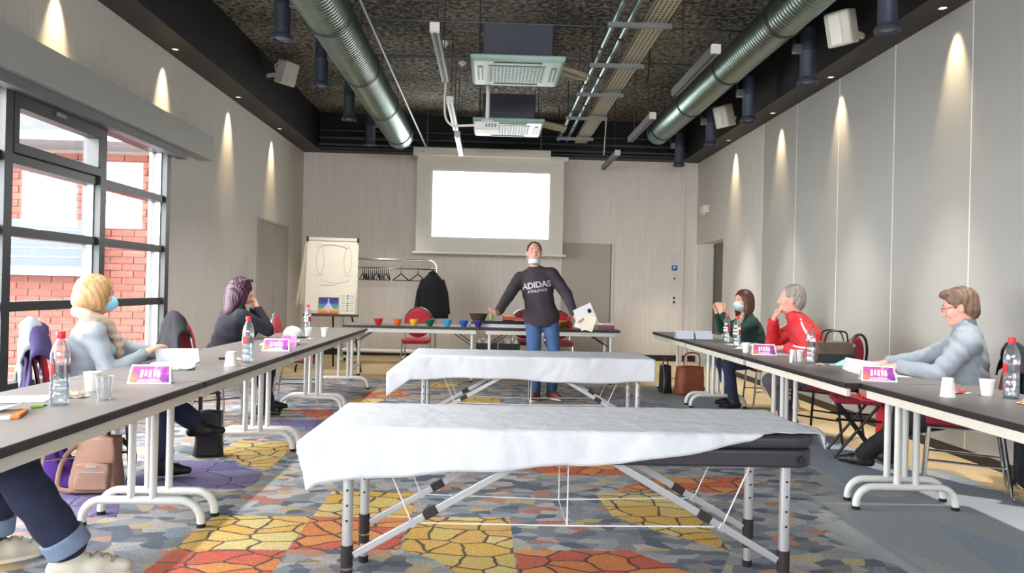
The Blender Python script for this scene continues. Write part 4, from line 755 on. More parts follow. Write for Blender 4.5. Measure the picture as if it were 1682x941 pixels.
pen((2.84, 3.7, Z0), .1, 'paper', 'white stirrer beside the biscuit piece', .12, .003, 'stirrer')
# back tables: bowls and belongings
BC = [('red', 'c0262e'), ('orange', 'e2693a'), ('yellow', 'e8b52c'), ('green', '1f5a3c'), ('light blue', '3f9ad2'), ('blue', '2b58b0'), ('purple', '48307e')]
for i, (n, c) in enumerate(BC):
    mat('bowl_'+n.replace(' ', '_'), c, .35, var=.04); x = [-1.452, -1.2, -.985, -.777, -.545, -.33, -.14][i]
    t = thing('singing_bowl', '%s bowl in the row on the back table' % n, 'bowl', (x, 9.8, ZT+.0005), group='rainbow row of bowls'); MB().lathe([(.001, .003), (.028, 0), (.036, .015), (.055, .05), (.058, .078), (.062, .084), (.055, .084), (.05, .05), (.028, .015), (.001, .012)], n=20, caps=False).build('bowl_wall', 'bowl_'+n.replace(' ', '_'), t, smooth=True)
    MB().lathe([(.055, .078), (.064, .08), (.064, .086), (.055, .086)], n=20, caps=False).build('rim', 'bowl_'+n.replace(' ', '_'), t, smooth=True)
mat('wicker', '4a382a', .8); mat('box_orange', 'c8502f', .6); mat('glass_green', '9fc35a', .3); mat('brass', 'a8823c', .3, metal=.9); mat('cloth_red', 'c23038', .8); mat('pink_tray', 'd98a86', .6)
t = thing('book_stack', 'low stack of flat white boxes and folders on the back table', 'folders', (.12, 10.05, ZT+.0005)); 
for k in range(4): MB().b2(-.42+.03*k, .6-.02*k, -.17, .17, k*.022, k*.022+.018).build('folder', ['paper', 'paper_blue', 'dark_plastic', 'frame_black'][k], t)
t = thing('wicker_basket', 'dark wicker basket left of the green glass', 'basket', (-.14, 10.02, ZT+.088)); MB().lathe([(.001, 0), (.09, 0), (.12, .075), (.112, .075), (.085, .008), (.001, .008)], n=20, caps=False).build('basket_wall', 'wicker', t, smooth=True); MB().tube([(.12*math.cos(a), .12*math.sin(a), .077) for a in [i*PI/10 for i in range(20)]], .009, 6, closed=True).build('rim', 'wicker', t); MB().lathe([(.001, .03), (.08, .055), (.001, .07)], n=14, caps=False).build('contents', 'paper_warm', t)
t = thing('green_glass', 'small green glass on the back table', 'glass', (.03, 9.98, ZT+.088)); MB().lathe([(.001, .003), (.022, 0), (.03, .09), (.027, .09), (.02, .006), (.001, .006)], n=16, caps=False).build('glass_wall', 'glass_green', t, smooth=True); MB().lathe([(.001, .06), (.026, .06)], n=16, caps=False).build('contents', 'pen_green', t)
t = thing('orange_box', 'open orange box on the back table left of the standing man', 'box', (.28, 10.0, ZT+.088)); m = MB(); m.b2(-.09, .09, -.05, .05, 0, .006); m.b2(-.09, -.084, -.05, .05, 0, .06); m.b2(.084, .09, -.05, .05, 0, .06); m.b2(-.09, .09, -.05, -.044, 0, .06); m.b2(-.09, .09, .044, .05, 0, .06); m.build('tray', 'box_orange', t); MB().b2(-.07, .07, -.03, .03, .006, .068).build('contents', 'paper_warm', t)
t = thing('pink_folder', 'pink cloth covered tray behind the standing man’s hand'.replace('’', "'"), 'tray', (.5, 10.04, ZT+.088)); MB().b2(-.16, .16, -.1, .1, 0, .02).build('tray_base', 'pink_tray', t, bevel=.006); MB().grid(lambda u, v: ((u-.5)*.28, (v-.5)*.17, .024+.01*math.sin(u*9)*math.cos(v*7)), 10, 8).build('cloth', 'pink_tray', t, solid=.003)
t = thing('brass_bowl', 'brass singing bowl right of the standing man', 'bowl', (.98, 9.95, ZT+.0005)); MB().lathe([(.001, .004), (.04, 0), (.075, .04), (.08, .095), (.074, .095), (.068, .045), (.001, .012)], n=24, caps=False).build('bowl_wall', 'brass', t, smooth=True); MB().lathe([(.074, .09), (.082, .092), (.082, .1), (.074, .1)], n=24, caps=False).build('rim', 'brass', t, smooth=True)
t = thing('red_pouch', 'red cloth pouch beside the brass bowl', 'pouch', (1.09, 10.02, ZT+.0005)); MB().lathe([(.03, 0), (.05, .02), (.045, .07), (.018, .11), (.03, .15), (.001, .15)], n=14).build('bag', 'cloth_red', t, smooth=True); MB().tube([(.022*math.cos(a), .022*math.sin(a), .11) for a in [i*PI/6 for i in range(12)]], .005, 6, closed=True).build('tie', 'brass', t)
t = thing('book_pile', 'small pile of books at the right end of the back tables', 'books', (1.6, 10.02, ZT+.0005))
for k in range(3): MB().box((0, 0, .014+k*.027), (.2-.01*k, .15, .025), Matrix.Rotation(.1*k, 3, 'Z')).build('book', ['carpet_purple', 'wrap_red', 'paper_warm'][k], t)
for i, (x, lb) in enumerate(((-.02, 'black storage crate under the back table, left of two'), (.3, 'black storage crate under the back table, right of two'))):
    t = thing('storage_crate', lb, 'crate', (x, 10.6, 0)); m = MB(); m.b2(-.15, .15, -.13, .13, 0, .01); m.b2(-.15, -.14, -.13, .13, .01, .47); m.b2(.14, .15, -.13, .13, .01, .47); m.b2(-.14, .14, -.13, -.12, .01, .47); m.b2(-.14, .14, .12, .13, .01, .47); m.build('crate_body', 'dark_plastic', t)
    for k in range(5): MB().lathe([(.001, .38), (.035, .4), (.03, .5+.02*(k % 2)), (.001, .53)], (-.1+.05*k, -.03+.04*(k % 2), 0), 10, caps=False).build('packed_item', ['paper_warm', 'foil', 'paper'][(k+i) % 3], t, smooth=True)
# ------------------------------------------------------------------ bags on the floor
def softbox(w, d, h, taper=.8, n=4, bulge=.02, seed=0):
    "rounded bag body"
    def f_(u, v):
        a = 2*PI*u; e = .45; c, s = math.cos(a), math.sin(a); k = (1-(1-taper)*v); r = 1+bulge*8*noise.noise(Vector((c*1.5+seed, s*1.5, v*2)))
        if v > .96: k *= .75
        if v >= .999: k = .02
        if v < .001: k = .02
        return (w/2*k*r*math.copysign(abs(c)**e, c), d/2*k*r*math.copysign(abs(s)**e, s), h*(v if v < .999 else .995))
    return MB().grid(f_, 32, 24)
mat('leather_tan', 'a37e6a', .5, var=.06, bump=.1, bs=120); mat('leather_rust', '8a4a32', .55, var=.08); mat('purple_cloth', '5a3596', .8, var=.15, vs=12); mat('leather_black', '1c1a1a', .4); mat('bag_camo', '5a4a3c', .6, var=.25, vs=14)
t = thing('backpack', 'tan leather backpack standing under the near left table', 'backpack', (-2.27, 4.42, .001), .1)
softbox(.29, .16, .34, .72).build('body', 'leather_tan', t, smooth=2)
p = softbox(.2, .06, .16, .95); p.xf(Matrix.Translation((0, -.07, .03))); p = p.build('front_pocket', 'leather_tan', t, smooth=2)
MB().b2(-.075, .075, -.101, -.094, .135, .142).build('zip', 'chrome', p); MB().b2(-.03, .025, -.102, -.094, .165, .177).build('name_plate', 'chrome', p)
MB().tube(bez([(-.05, 0, .33), (-.05, 0, .39), (0, 0, .42), (.05, 0, .39), (.05, 0, .33)]), .012, 8).build('top_handle', 'leather_black', t, smooth=True)
MB().tube(bez([(-.1, .03, .3), (-.19, 0, .2), (-.2, -.05, .05), (-.12, -.06, .02)]), .014, 8).build('strap', 'leather_tan', t, smooth=True); MB().tube(bez([(.1, .06, .3), (.17, .08, .2), (.14, .07, .05)]), .014, 8).build('strap', 'leather_black', t, smooth=True)
t = thing('purple_bag', 'crumpled purple cloth bag behind the tan backpack', 'bag', (-2.63, 4.52, .001), .3); softbox(.34, .22, .25, .5, bulge=.06, seed=4).build('sack', 'purple_cloth', t, smooth=2); MB().tube(bez([(-.06, 0, .24), (-.02, -.05, .32), (.06, 0, .24)]), .012, 6).build('strap', 'purple_cloth', t, smooth=True)
t = thing('black_tote', 'black upright handbag on the floor under the second left table', 'handbag', (-1.98, 5.35, .001), .2); softbox(.2, .12, .34, .85, seed=2).build('body', 'leather_black', t, smooth=2); MB().tube(bez([(-.06, -.04, .32), (-.05, -.04, .46), (.05, -.04, .46), (.06, -.04, .32)]), .008, 6).build('handle', 'leather_black', t, smooth=True); MB().tube(bez([(-.06, .04, .32), (-.05, .04, .46), (.05, .04, .46), (.06, .04, .32)]), .008, 6).build('handle', 'leather_black', t, smooth=True)
t = thing('rust_tote', 'rust brown leather tote on the floor under the far right table', 'handbag', (2.48, 9.0, .001), .1); softbox(.34, .2, .36, .92, seed=7).build('body', 'leather_rust', t, smooth=2); MB().tube(bez([(-.1, -.06, .34), (-.08, -.06, .5), (.08, -.06, .5), (.1, -.06, .34)]), .009, 6).build('handle', 'leather_rust', t, smooth=True)
t = thing('black_bag', 'black bag standing left of the rust tote', 'bag', (2.2, 9.1, .001), .1); softbox(.14, .2, .36, .8, seed=9).build('body', 'leather_black', t, smooth=2); MB().tube(bez([(-.04, 0, .34), (0, 0, .44), (.04, 0, .34)]), .008, 6).build('handle', 'leather_black', t, smooth=True)
t = thing('brown_handbag', 'dark brown patterned handbag standing at the back of the right table', 'handbag', (2.71, 5.72, ZT+.0008), -.1); softbox(.3, .12, .17, .92, seed=11).build('body', 'bag_camo', t, smooth=2); MB().b2(-.14, .14, -.068, -.058, .0, .07).build('dark_base', 'leather_black', t, bevel=.003)
for y in (-.04, .04): MB().tube(bez([(-.09, y, .16), (-.06, y*1.6, .24), (.06, y*1.6, .24), (.09, y, .16)]), .007, 6).build('handle', 'leather_black', t, smooth=True)
MB().lathe([(.012, -.004), (.012, .004)], n=12).xf(Matrix.Translation((.13, -.06, .14)) @ Matrix.Rotation(PI/2, 4, 'X')).build('ring', 'chrome', t)
# ------------------------------------------------------------------ people: smooth blended volumes meshed by surface nets
def V(*a): return np.array(a if len(a) > 1 else a[0], dtype=np.float64)
def nrm(v): v = np.asarray(v, float); return v/np.linalg.norm(v)
def cone(a, b, ra, rb, k=.02): return ('c', V(a), V(b), ra, rb, k)
def ell(c, ax, r, k=.02): return ('e', V(c), np.array(ax, float), V(r), None, k)
def prim_d(p, X, Y, Z):
    if p[0] == 'c':
        a, b = p[1], p[2]; ab = b-a; L2 = max(ab@ab, 1e-9)
        x, y, z = X-a[0], Y-a[1], Z-a[2]; t = np.clip((x*ab[0]+y*ab[1]+z*ab[2])/L2, 0, 1)
        return np.sqrt((x-ab[0]*t)**2+(y-ab[1]*t)**2+(z-ab[2]*t)**2)-(p[3]+(p[4-0]-p[3])*t)
    c, ax, r = p[1], p[2], p[3]; x, y, z = X-c[0], Y-c[1], Z-c[2]
    q = [ax[i][0]*x+ax[i][1]*y+ax[i][2]*z for i in range(3)]
    k0 = np.sqrt(sum((q[i]/r[i])**2 for i in range(3))); k1 = np.sqrt(sum((q[i]/r[i]**2)**2 for i in range(3)))+1e-9
    return k0*(k0-1)/k1
def bounds(p):
    if p[0] == 'c': r = max(p[3], p[4]); return np.minimum(p[1], p[2])-r, np.maximum(p[1], p[2])+r
    r = max(p[3]); return p[1]-r, p[1]+r
def field(prims, vox, sub=(), cut=(), wr=None):
    B = [bounds(p) for p in prims]; lo = np.min([b[0] for b in B], 0)-.03; hi = np.max([b[1] for b in B], 0)+.03
    n = np.ceil((hi-lo)/vox).astype(int)+1; D = np.full(n, 1., np.float32)
    ax = [lo[i]+np.arange(n[i])*vox for i in range(3)]
    def ev(p, pad):
        b0, b1 = bounds(p); i0 = np.maximum(((b0-pad-lo)/vox).astype(int), 0); i1 = np.minimum(((b1+pad-lo)/vox).astype(int)+2, n)
        if np.any(i1 <= i0): return None, None
        s = tuple(slice(i0[i], i1[i]) for i in range(3))
        return s, prim_d(p, ax[0][s[0]][:, None, None].astype(np.float32), ax[1][s[1]][None, :, None].astype(np.float32), ax[2][s[2]][None, None, :].astype(np.float32))
    for p in prims:
        k = p[5]; s, d = ev(p, k+.03)
        if s is None: continue
        a = D[s]; h = np.clip(.5+.5*(a-d)/k, 0, 1); D[s] = a+(d-a)*h-k*h*(1-h)
    if wr is not None: D += wr(ax[0][:, None, None], ax[1][None, :, None], ax[2][None, None, :]).astype(np.float32)
    for p in sub:
        k = p[5]; s, d = ev(p, k+.01)
        if s is None: continue
        a = D[s]; d = -d; h = np.clip(.5-.5*(a-d)/k, 0, 1); D[s] = a+(d-a)*h+k*h*(1-h)
    for (c, nn) in cut:      # keep where (p-c).n < 0
        d = (ax[0][:, None, None]-c[0])*nn[0]+(ax[1][None, :, None]-c[1])*nn[1]+(ax[2][None, None, :]-c[2])*nn[2]; D = np.maximum(D, d.astype(np.float32))
    return D, lo
def nets(D, lo, vox):
    s = D < 0; nx, ny, nz = D.shape
    cs = [(i, j, k) for i in (0, 1) for j in (0, 1) for k in (0, 1)]
    sl = lambda A, c: A[c[0]:nx-1+c[0], c[1]:ny-1+c[1], c[2]:nz-1+c[2]]
    cnt = sum(sl(s, c).astype(np.int8) for c in cs); mask = (cnt > 0) & (cnt < 8); idx = np.argwhere(mask)
    vals = {c: D[idx[:, 0]+c[0], idx[:, 1]+c[1], idx[:, 2]+c[2]] for c in cs}
    pos = np.zeros((len(idx), 3)); num = np.zeros(len(idx))
    for c in cs:
        for a in range(3):
            if c[a] == 0:
                e = list(c); e[a] = 1; e = tuple(e); v0, v1 = vals[c], vals[e]; m = (v0 < 0) != (v1 < 0)
                t = np.where(m, v0/np.where(m, v0-v1, 1), 0); q = np.tile(np.array(c, float), (len(idx), 1)); q[:, a] = t; pos += q*m[:, None]; num += m
    P = lo+(idx+pos/num[:, None])*vox; I = np.full(mask.shape, -1, np.int64); I[mask] = np.arange(len(idx)); Q = []
    for a in range(3):
        b, c = (a+1) % 3, (a+2) % 3; A = np.moveaxis(s, (a, b, c), (0, 1, 2)); J = np.moveaxis(I, (a, b, c), (0, 1, 2))
        d = A[:-1, 1:-1, 1:-1] != A[1:, 1:-1, 1:-1]; w = np.argwhere(d)
        if not len(w): continue
        i, j, k = w[:, 0], w[:, 1]+1, w[:, 2]+1
        q = np.stack([J[i, j-1, k-1], J[i, j, k-1], J[i, j, k], J[i, j-1, k]], 1); fl_ = A[i, j, k]; q[~fl_] = q[~fl_][:, ::-1]; Q.append(q)
    return P, np.concatenate(Q)
def vol(name, prims, m, parent, vox=.007, sub=(), cut=(), wr=None, label=None):
    D, lo = field(prims, vox, sub, cut, wr); P, Q = nets(D, lo, vox); P = P-np.array(parent.location)
    me = bpy.data.meshes.new(name); me.vertices.add(len(P)); me.vertices.foreach_set('co', P.astype(np.float32).ravel())
    me.loops.add(Q.size); me.loops.foreach_set('vertex_index', Q.astype(np.int32).ravel()); me.polygons.add(len(Q)); me.polygons.foreach_set('loop_start', np.arange(0, Q.size, 4, dtype=np.int32)); me.polygons.foreach_set('use_smooth', np.ones(len(Q), bool))
    me.update(calc_edges=True); me.validate(); me.materials.append(MATS[m])
    o = bpy.data.objects.new(name, me); COL.objects.link(o); o.parent = parent
    if label: o['label'] = label
    return o
def ik(a, t, l1, l2, pole):
    a, t = V(a), V(t); d = t-a; L = np.linalg.norm(d)
    if L > (l1+l2)*.995: t = a+d/L*(l1+l2)*.995; d = t-a; L = np.linalg.norm(d)
    u = d/L; x = (l1*l1-l2*l2+L*L)/(2*L); h = math.sqrt(max(l1*l1-x*x, 0)); p = V(pole)-u*(V(pole)@u); return a+u*x+nrm(p)*h, t
def wrinkle(amp, fq, ph=0):
    return lambda X, Y, Z: amp*(np.sin(fq*(X*.8+Z*.9)+3*np.sin(9*Y+ph)+ph)*np.sin(fq*.7*(Y-Z*.8)+2*np.sin(11*X)+ph*2)+.5*np.sin(fq*2.1*(Z+X*.5-Y*.4)+4*np.sin(7*X+ph)))
def hand_prims(w, d, n, side, s, curl=.35, spread=.06, thumb=.5):
    "w wrist, d finger direction, n palm normal (where fingers curl to), side = unit vector to the thumb"
    d = nrm(d); n = nrm(V(n)-d*(V(n)@d)); t = np.cross(n, d); t = t if t@V(side) > 0 else -t
    P = []
    for i, (off, L) in enumerate(((.028, .92), (.009, 1.0), (-.010, .94), (-.028, .76))):
        kn = w+d*.092*s+t*off*s-n*.004*s; P.append(cone(w+d*.01*s+t*off*.55*s, kn, .0165*s, .0125*s, .012))
        a = 0; p = kn; dd = nrm(d+t*spread*(off/.028))
        for j, l in enumerate((.042, .027, .022)):
            a += curl*(1 if j else .8); e = dd*math.cos(a)+n*math.sin(a); q = p+e*l*L*s; P.append(cone(p, q, (.0095-.0008*j)*s, (.009-.0012*j)*s, .004)); p = q
    p = w+d*.022*s+t*.02*s; q = p+nrm(d*.75+t*.75+n*.25*thumb)*.042*s; r_ = q+nrm(d*1.0+t*.35+n*.6*thumb)*.033*s; e = r_+nrm(d+n*.7*thumb+t*.1)*.025*s
    P += [cone(p, q, .017*s, .0125*s, .012), cone(q, r_, .012*s, .0105*s, .005), cone(r_, e, .0105*s, .008*s, .005)]
    return P
class Person:
    def __init__(s, lab, pelvis, f, spine, scale=1., head=(0, 0), female=False, group=None, neckf=.02):
        s.P = V(pelvis); s.s = k = scale; s.f = nrm(V(f[0], f[1], 0)); s.l = np.cross(V(0, 0, 1), s.f); s.sp = nrm(V(spine)); s.fem = female
        s.t = thing('person', lab, 'person', (pelvis[0], pelvis[1], 0))
        s.fw = nrm(s.f-s.sp*(s.f@s.sp)); s.sl = np.cross(s.sp, s.fw)
        s.chest = s.P+s.sp*.32*k; s.neck = s.P+s.sp*.505*k+s.fw*.0; sw = (.158 if female else .178)*k
        s.sh = {1: s.P+s.sp*.445*k+s.sl*sw, -1: s.P+s.sp*.445*k-s.sl*sw}; s.hip = {i: s.P+s.l*.09*k*i-V(0, 0, .01) for i in (1, -1)}
        y, p = head; hf = s.f*math.cos(y)+s.l*math.sin(y); s.hf = nrm(hf*math.cos(p)+V(0, 0, 1)*math.sin(p)); s.hl = nrm(np.cross(V(0, 0, 1), s.hf)); s.hu = np.cross(s.hf, s.hl)
        s.hc = s.neck+(s.sp*.4+V(0, 0, .6))*.195*k+s.hf*neckf*k; s.B = []; s.arms = {}; s.legs = {}
    def H(s, f, l, u): return s.hc+(s.hf*f+s.hl*l+s.hu*u)*s.s
    def hax(s): return [s.hf, s.hl, s.hu]
    def arm(s, i, wrist, pole, d=None, n=None, curl=.35, thumb=.5, side=None):
        k = s.s; e, w = ik(s.sh[i], wrist, .285*k, .25*k, pole); s.arms[i] = (s.sh[i], e, w); q = .9 if s.fem else 1
        s.B += [cone(s.sh[i], s.sh[i]*.5+e*.5, .056*k*q, .05*k*q), cone(s.sh[i]*.5+e*.5, e, .05*k*q, .041*k*q), cone(e, e*.6+w*.4, .042*k*q, .041*k*q), cone(e*.6+w*.4, w, .041*k*q, .027*k*q)]
        d = nrm(w-e) if d is None else nrm(d); n = V(n) if n is not None else s.f; side = V(side) if side is not None else V(0, 0, 1)
        s.B += [cone(w-d*.01, w+d*.03*k, .026*k, .024*k, .015)]+hand_prims(w+d*.012, d, n, side, k*(.93 if s.fem else 1.02), curl, thumb=thumb)
    def leg(s, i, ankle, pole, toe=None):
        k = s.s; kn, a = ik(s.hip[i], ankle, .43*k, .42*k, pole); s.legs[i] = (s.hip[i], kn, a); c = kn*.68+a*.32-nrm(V(pole))*.012
        s.B += [cone(s.hip[i], kn, .076*k, .046*k, .02), cone(kn, c, .045*k, .047*k, .015), cone(c, a, .047*k, .034*k, .015)]
        s.toe = getattr(s, 'toe', {}); s.toe[i] = nrm(V(toe if toe is not None else s.f)); s.B += [cone(a-V(0, 0, .02), a+s.toe[i]*.13*k-V(0, 0, .045), .028*k, .016*k, .015)]
    def torso(s, g=0., lo=-.02, kk=.05, belly=0., nk=.015):
        k = s.s; ax = [s.fw, s.sl, s.sp]; P = s.P; w = .9 if s.fem else 1
        T = [ell(P+s.sp*.0+s.fw*-.01, [s.fw, s.sl, s.sp], V(.118*k+g, .165*k+g, .13*k+g), kk), ell(P+s.sp*.16*k+s.fw*(.005+belly*.5), ax, V(.105*k+g+belly, .142*k*w+g+belly*.6, .16*k+g), kk),
             ell(P+s.sp*.32*k, ax, V(.112*k+g, .158*k*w+g, .165*k+g), kk), cone(s.sh[1]*.9+s.sh[-1]*.1-s.sp*.01, s.sh[-1]*.9+s.sh[1]*.1-s.sp*.01, .05*k+g, .05*k+g, kk), cone(s.neck+s.sp*.005, s.sh[1], .045*k+g*.6, .035*k+g*.6, .04), cone(s.neck+s.sp*.005, s.sh[-1], .045*k+g*.6, .035*k+g*.6, .04), cone(s.neck-s.sp*.05*k, s.neck+s.sp*nk*k, .085*k+g*.6, (.062 if nk > 0 else .07)*k+g*.5, .04)]
        if s.fem: T += [ell(P+s.sp*.31*k+s.fw*.085*k+s.sl*i*.07*k, ax, V(.06*k+g, .065*k+g, .062*k+g), .04) for i in (1, -1)]
        return T
    def body(s, m='skin', vox=.0058):
        k = s.s; H = s.H; ax = s.hax(); e = lambda f, l, u, r, kk=.02: ell(H(f, l, u), ax, V(r)*k, kk)
        s.B += s.torso(-.006)
        s.B += [cone(s.neck-s.sp*.03*k, H(-.018, 0, -.06), .056*k, .05*k, .02), e(-.012, 0, .03, (.097, .077, .092), .02), e(.02, 0, -.03, (.07, .063, .09), .03), e(.03, 0, -.082, (.052, .05, .036), .03), e(.075, 0, -.1, (.02, .022, .017), .02),
                cone(H(.086, 0, .012), H(.106, 0, -.03), .008*k, .013*k, .012), cone(H(.096, .012, -.034), H(.096, -.012, -.034), .008*k, .008*k, .008), cone(H(.078, .04, .027), H(.078, -.04, .027), .013*k, .013*k, .02), e(.058, .042, -.028, (.03, .026, .03), .02), e(.058, -.042, -.028, (.03, .026, .03), .02),
                cone(H(.087, .018, -.062), H(.087, -.018, -.062), .0075*k, .0075*k, .008), cone(H(.085, .015, -.073), H(.085, -.015, -.073), .008*k, .008*k, .008)]
        for i in (1, -1): s.B += [e(-.004, i*.078, -.012, (.02, .009, .032), .006), e(-.004, i*.083, .004, (.018, .007, .014), .004)]
        sub = [ell(H(.1, i*.032, .008), ax, V(.02, .019, .013)*k, .012) for i in (1, -1)]
        s.bo = vol('body', s.B, m, s.t, vox, sub)
        for i in (1, -1):
            q = MB(); c = Vector(H(.0775, i*.032, .008))-Vector(s.t.location); q.lathe([(.0125*k*math.sin(a), -.0125*k*math.cos(a)) for a in [j*PI/8 for j in range(1, 8)]], n=12)
            R = Matrix([list(s.hl), list(np.cross(s.hf, s.hl)), list(s.hf)]).transposed().to_4x4(); q.xf(Matrix.Translation(c) @ R); eo = q.build('eye', 'eye_white', s.bo, smooth=True)
            q = MB().lathe([(.001, .0128*k), (.0058*k, .0118*k), (.0062*k, .011*k)], n=12, caps=False); q.xf(Matrix.Translation(c) @ R); q.build('iris', 'iris', s.bo)
    def mouth(s):
        q = MB(); H = lambda *a: Vector(s.H(*a))-Vector(s.t.location); q.tube([H(.088, .02, -.067), H(.0965, .0, -.066), H(.088, -.02, -.067)], .0028, 6); q.build('lips', 'lip', s.t, smooth=True)
        for i in (1, -1): MB().tube([H(.083, i*.018, .03), H(.092, i*.034, .036), H(.075, i*.052, .031)], .004, 6).build('eyebrow', s.hm, s.t, smooth=True)
    def top(s, name, m, g=.013, vox=.008, extra=(), amp=.003, hem=-.02, belly=0., sleeve=1., lo=True, cuts=(), nk=-.025, arm=1.):
        k = s.s; P = s.torso(g, belly=belly, nk=nk); q = arm*(.92 if s.fem else 1)
        for i, (a, e, w) in s.arms.items():
            P += [cone(a, e, .06*k*q+g*.6, .047*k*q+g*.6, .03), cone(e, e+(w-e)*.94*sleeve, .047*k*q+g*.6, .033*k*q+g*.55, .02)]
        P += list(extra); return vol(name, P, m, s.t, vox, cut=list(cuts), wr=wrinkle(amp, 38, s.P[0]*7))
    def trousers(s, m, g=.012, vox=.008, amp=.003, hem=.94, flare=0., topz=.1):
        k = s.s; P = [ell(s.P-s.sp*.01, [s.fw, s.sl, s.sp], V(.12*k+g, .165*k+g, .12*k+g), .05)]
        for i, (h, kn, a) in s.legs.items(): P += [cone(h, kn, .086*k+g, .058*k+g, .04), cone(kn, kn+(a-kn)*hem, .058*k+g, .046*k+g+flare, .025)]
        return vol('trousers', P, m, s.t, vox, cut=[(s.P+UP*topz*k, UP)], wr=wrinkle(amp, 30, s.P[1]*5))
    def shoes(s, m, name='shoe', boot=False, sole=None, big=1.):
        k = s.s*big
        for i, (h, kn, a) in s.legs.items():
            t = s.toe[i]; dn = V(0, 0, -1) if abs(t[2]) < .3 else nrm(np.cross(np.cross(t, V(0, 0, -1)), t)); b = a+dn*.045*k
            P = [cone(b-t*.05*k, b+t*.07*k, .037*k, .038*k, .03), cone(b+t*.07*k, b+t*.155*k+dn*.008*k, .038*k, .026*k, .03), cone(a-t*.012*k, b, .043*k, .045*k, .03)]
            if boot: P.append(cone(a, a+(kn-a)*.3, .045*k, .05*k, .03))
            o = vol(name, P, m, s.t, .006, cut=[(a+dn*.078*k, dn)])
            if sole:
                lt = np.cross(dn, t); base = a+dn*.07*k; q = MB(); pts = []
                for j in range(16):
                    an = 2*PI*j/16; c_ = base+t*(.05*k+.125*k*math.cos(an))+lt*.041*k*math.sin(an)*(1+.12*math.cos(an)); pts.append(c_-V(s.t.location))
                q.add([tuple(p) for p in pts]+[tuple(p+dn*.018*k) for p in pts], [tuple(range(16)), tuple(range(31, 15, -1))]+[(j, (j+1) % 16, 16+(j+1) % 16, 16+j) for j in range(16)]); q.build('sole', sole, o, smooth=True)
    def hair(s, m, prims, sub=(), vox=.006, amp=.004, fq=90, cut=()):
        k = s.s; ax = s.hax(); E = lambda q: ell(s.H(*q[0]), ax, V(q[1])*k, q[2] if len(q) > 2 else .02); hc, hu, hf, hl = s.hc, s.hu, s.hf, s.hl
        def wr(X, Y, Z):
            x = (X-hc[0])*hl[0]+(Y-hc[1])*hl[1]+(Z-hc[2])*hl[2]; y = (X-hc[0])*hf[0]+(Y-hc[1])*hf[1]+(Z-hc[2])*hf[2]; z = (X-hc[0])*hu[0]+(Y-hc[1])*hu[1]+(Z-hc[2])*hu[2]
            return amp*(np.sin(fq*(x*.9+y)+22*z+3*np.sin(18*z+9*y))+.5*np.sin(fq*2.2*(x-y*.8)+3*np.sin(30*z)))
        s.hm = m; return vol('hair', [E(q) for q in prims], m, s.t, vox, [E(q) for q in sub], cut, wr)
    def mask(s, m, drop=0., hh=.05):
        k = s.s; ax = s.hax(); H = s.H; u = -.055-drop
        P = [ell(H(.045, 0, u), ax, V(.073+.2*drop, .066, .062)*k, .02), cone(H(.085, 0, u+.01), H(.095, 0, u-.005), .03*k, .03*k, .03)]
        o = vol('face_mask', P, m, s.t, .0045, cut=[(H(.035, 0, 0), -s.hf), (H(0, 0, u+hh), s.hu), (H(0, 0, u-hh), -s.hu)], wr=lambda X, Y, Z: .0012*np.sin(((X-s.hc[0])*s.hu[0]+(Y-s.hc[1])*s.hu[1]+(Z-s.hc[2])*s.hu[2])*420))
        L = V(s.t.location)
        for i in (1, -1): MB().tube([tuple(H(.04, i*.062, u+.035)-L), tuple(H(.0, i*.086, -.02+.0)-L), tuple(H(-.02, i*.082, -.03)-L), tuple(H(.04, i*.062, u-.03)-L)], .0018, 5).build('ear_loop', 'paper', o)
mat('charcoal_knit', '39343a', .9, var=.08, vs=50, bump=.1, bs=250); mat('denim', '3f5c86', .85, var=.22, vs=9, bump=.1, bs=200); mat('denim_dark', '252c45', .85, var=.15, vs=14, bump=.1, bs=200); mat('leather_brown', '6e3b2c', .5, var=.1)
mat('hair_brown', '4a3a30', .6, var=.2, vs=60); mat('hair_grey', '8f8780', .6, var=.25, vs=40); mat('hair_blonde', 'b08a5c', .5, var=.35, vs=45, stretch=(1, 1, .3)); mat('hair_plum', '3b1a2c', .4, var=.4, vs=30, stretch=(1, 1, .3)); mat('hair_auburn', '4a261f', .45, var=.3, vs=40, stretch=(1, 1, .3)); mat('hair_mixed', '6d5443', .6, var=.3, vs=40)
mat('grey_knit', '8f979f', .95, var=.07, vs=70, bump=.2, bs=220); mat('ribbed_light', 'd6d9d6', .9, var=.05, bump=.2, bs=200); mat('scarf_beige', 'b8a392', .95, var=.08, vs=30, bump=.2, bs=150); mat('navy_knit', '1e2029', .9, var=.15); mat('green_knit', '14342e', .9, var=.12, vs=40, bump=.15, bs=200); mat('red_track', 'c3262c', .65, var=.07, vs=10); mat('black_cloth', '17171a', .85, var=.15); mat('boot_black', '141416', .5, var=.1); mat('sneaker_white', 'd6d0bf', .7, var=.06); mat('grey_trouser', '5d5a5e', .85, var=.1); mat('fleece_cream', 'cfc4b0', .95, var=.08, vs=30, bump=.2, bs=100); mat('print_grey', 'b9b5b6', .7, var=.15, vs=60); mat('stripe_white', 'e6e0da', .7)
UP = V(0, 0, 1)
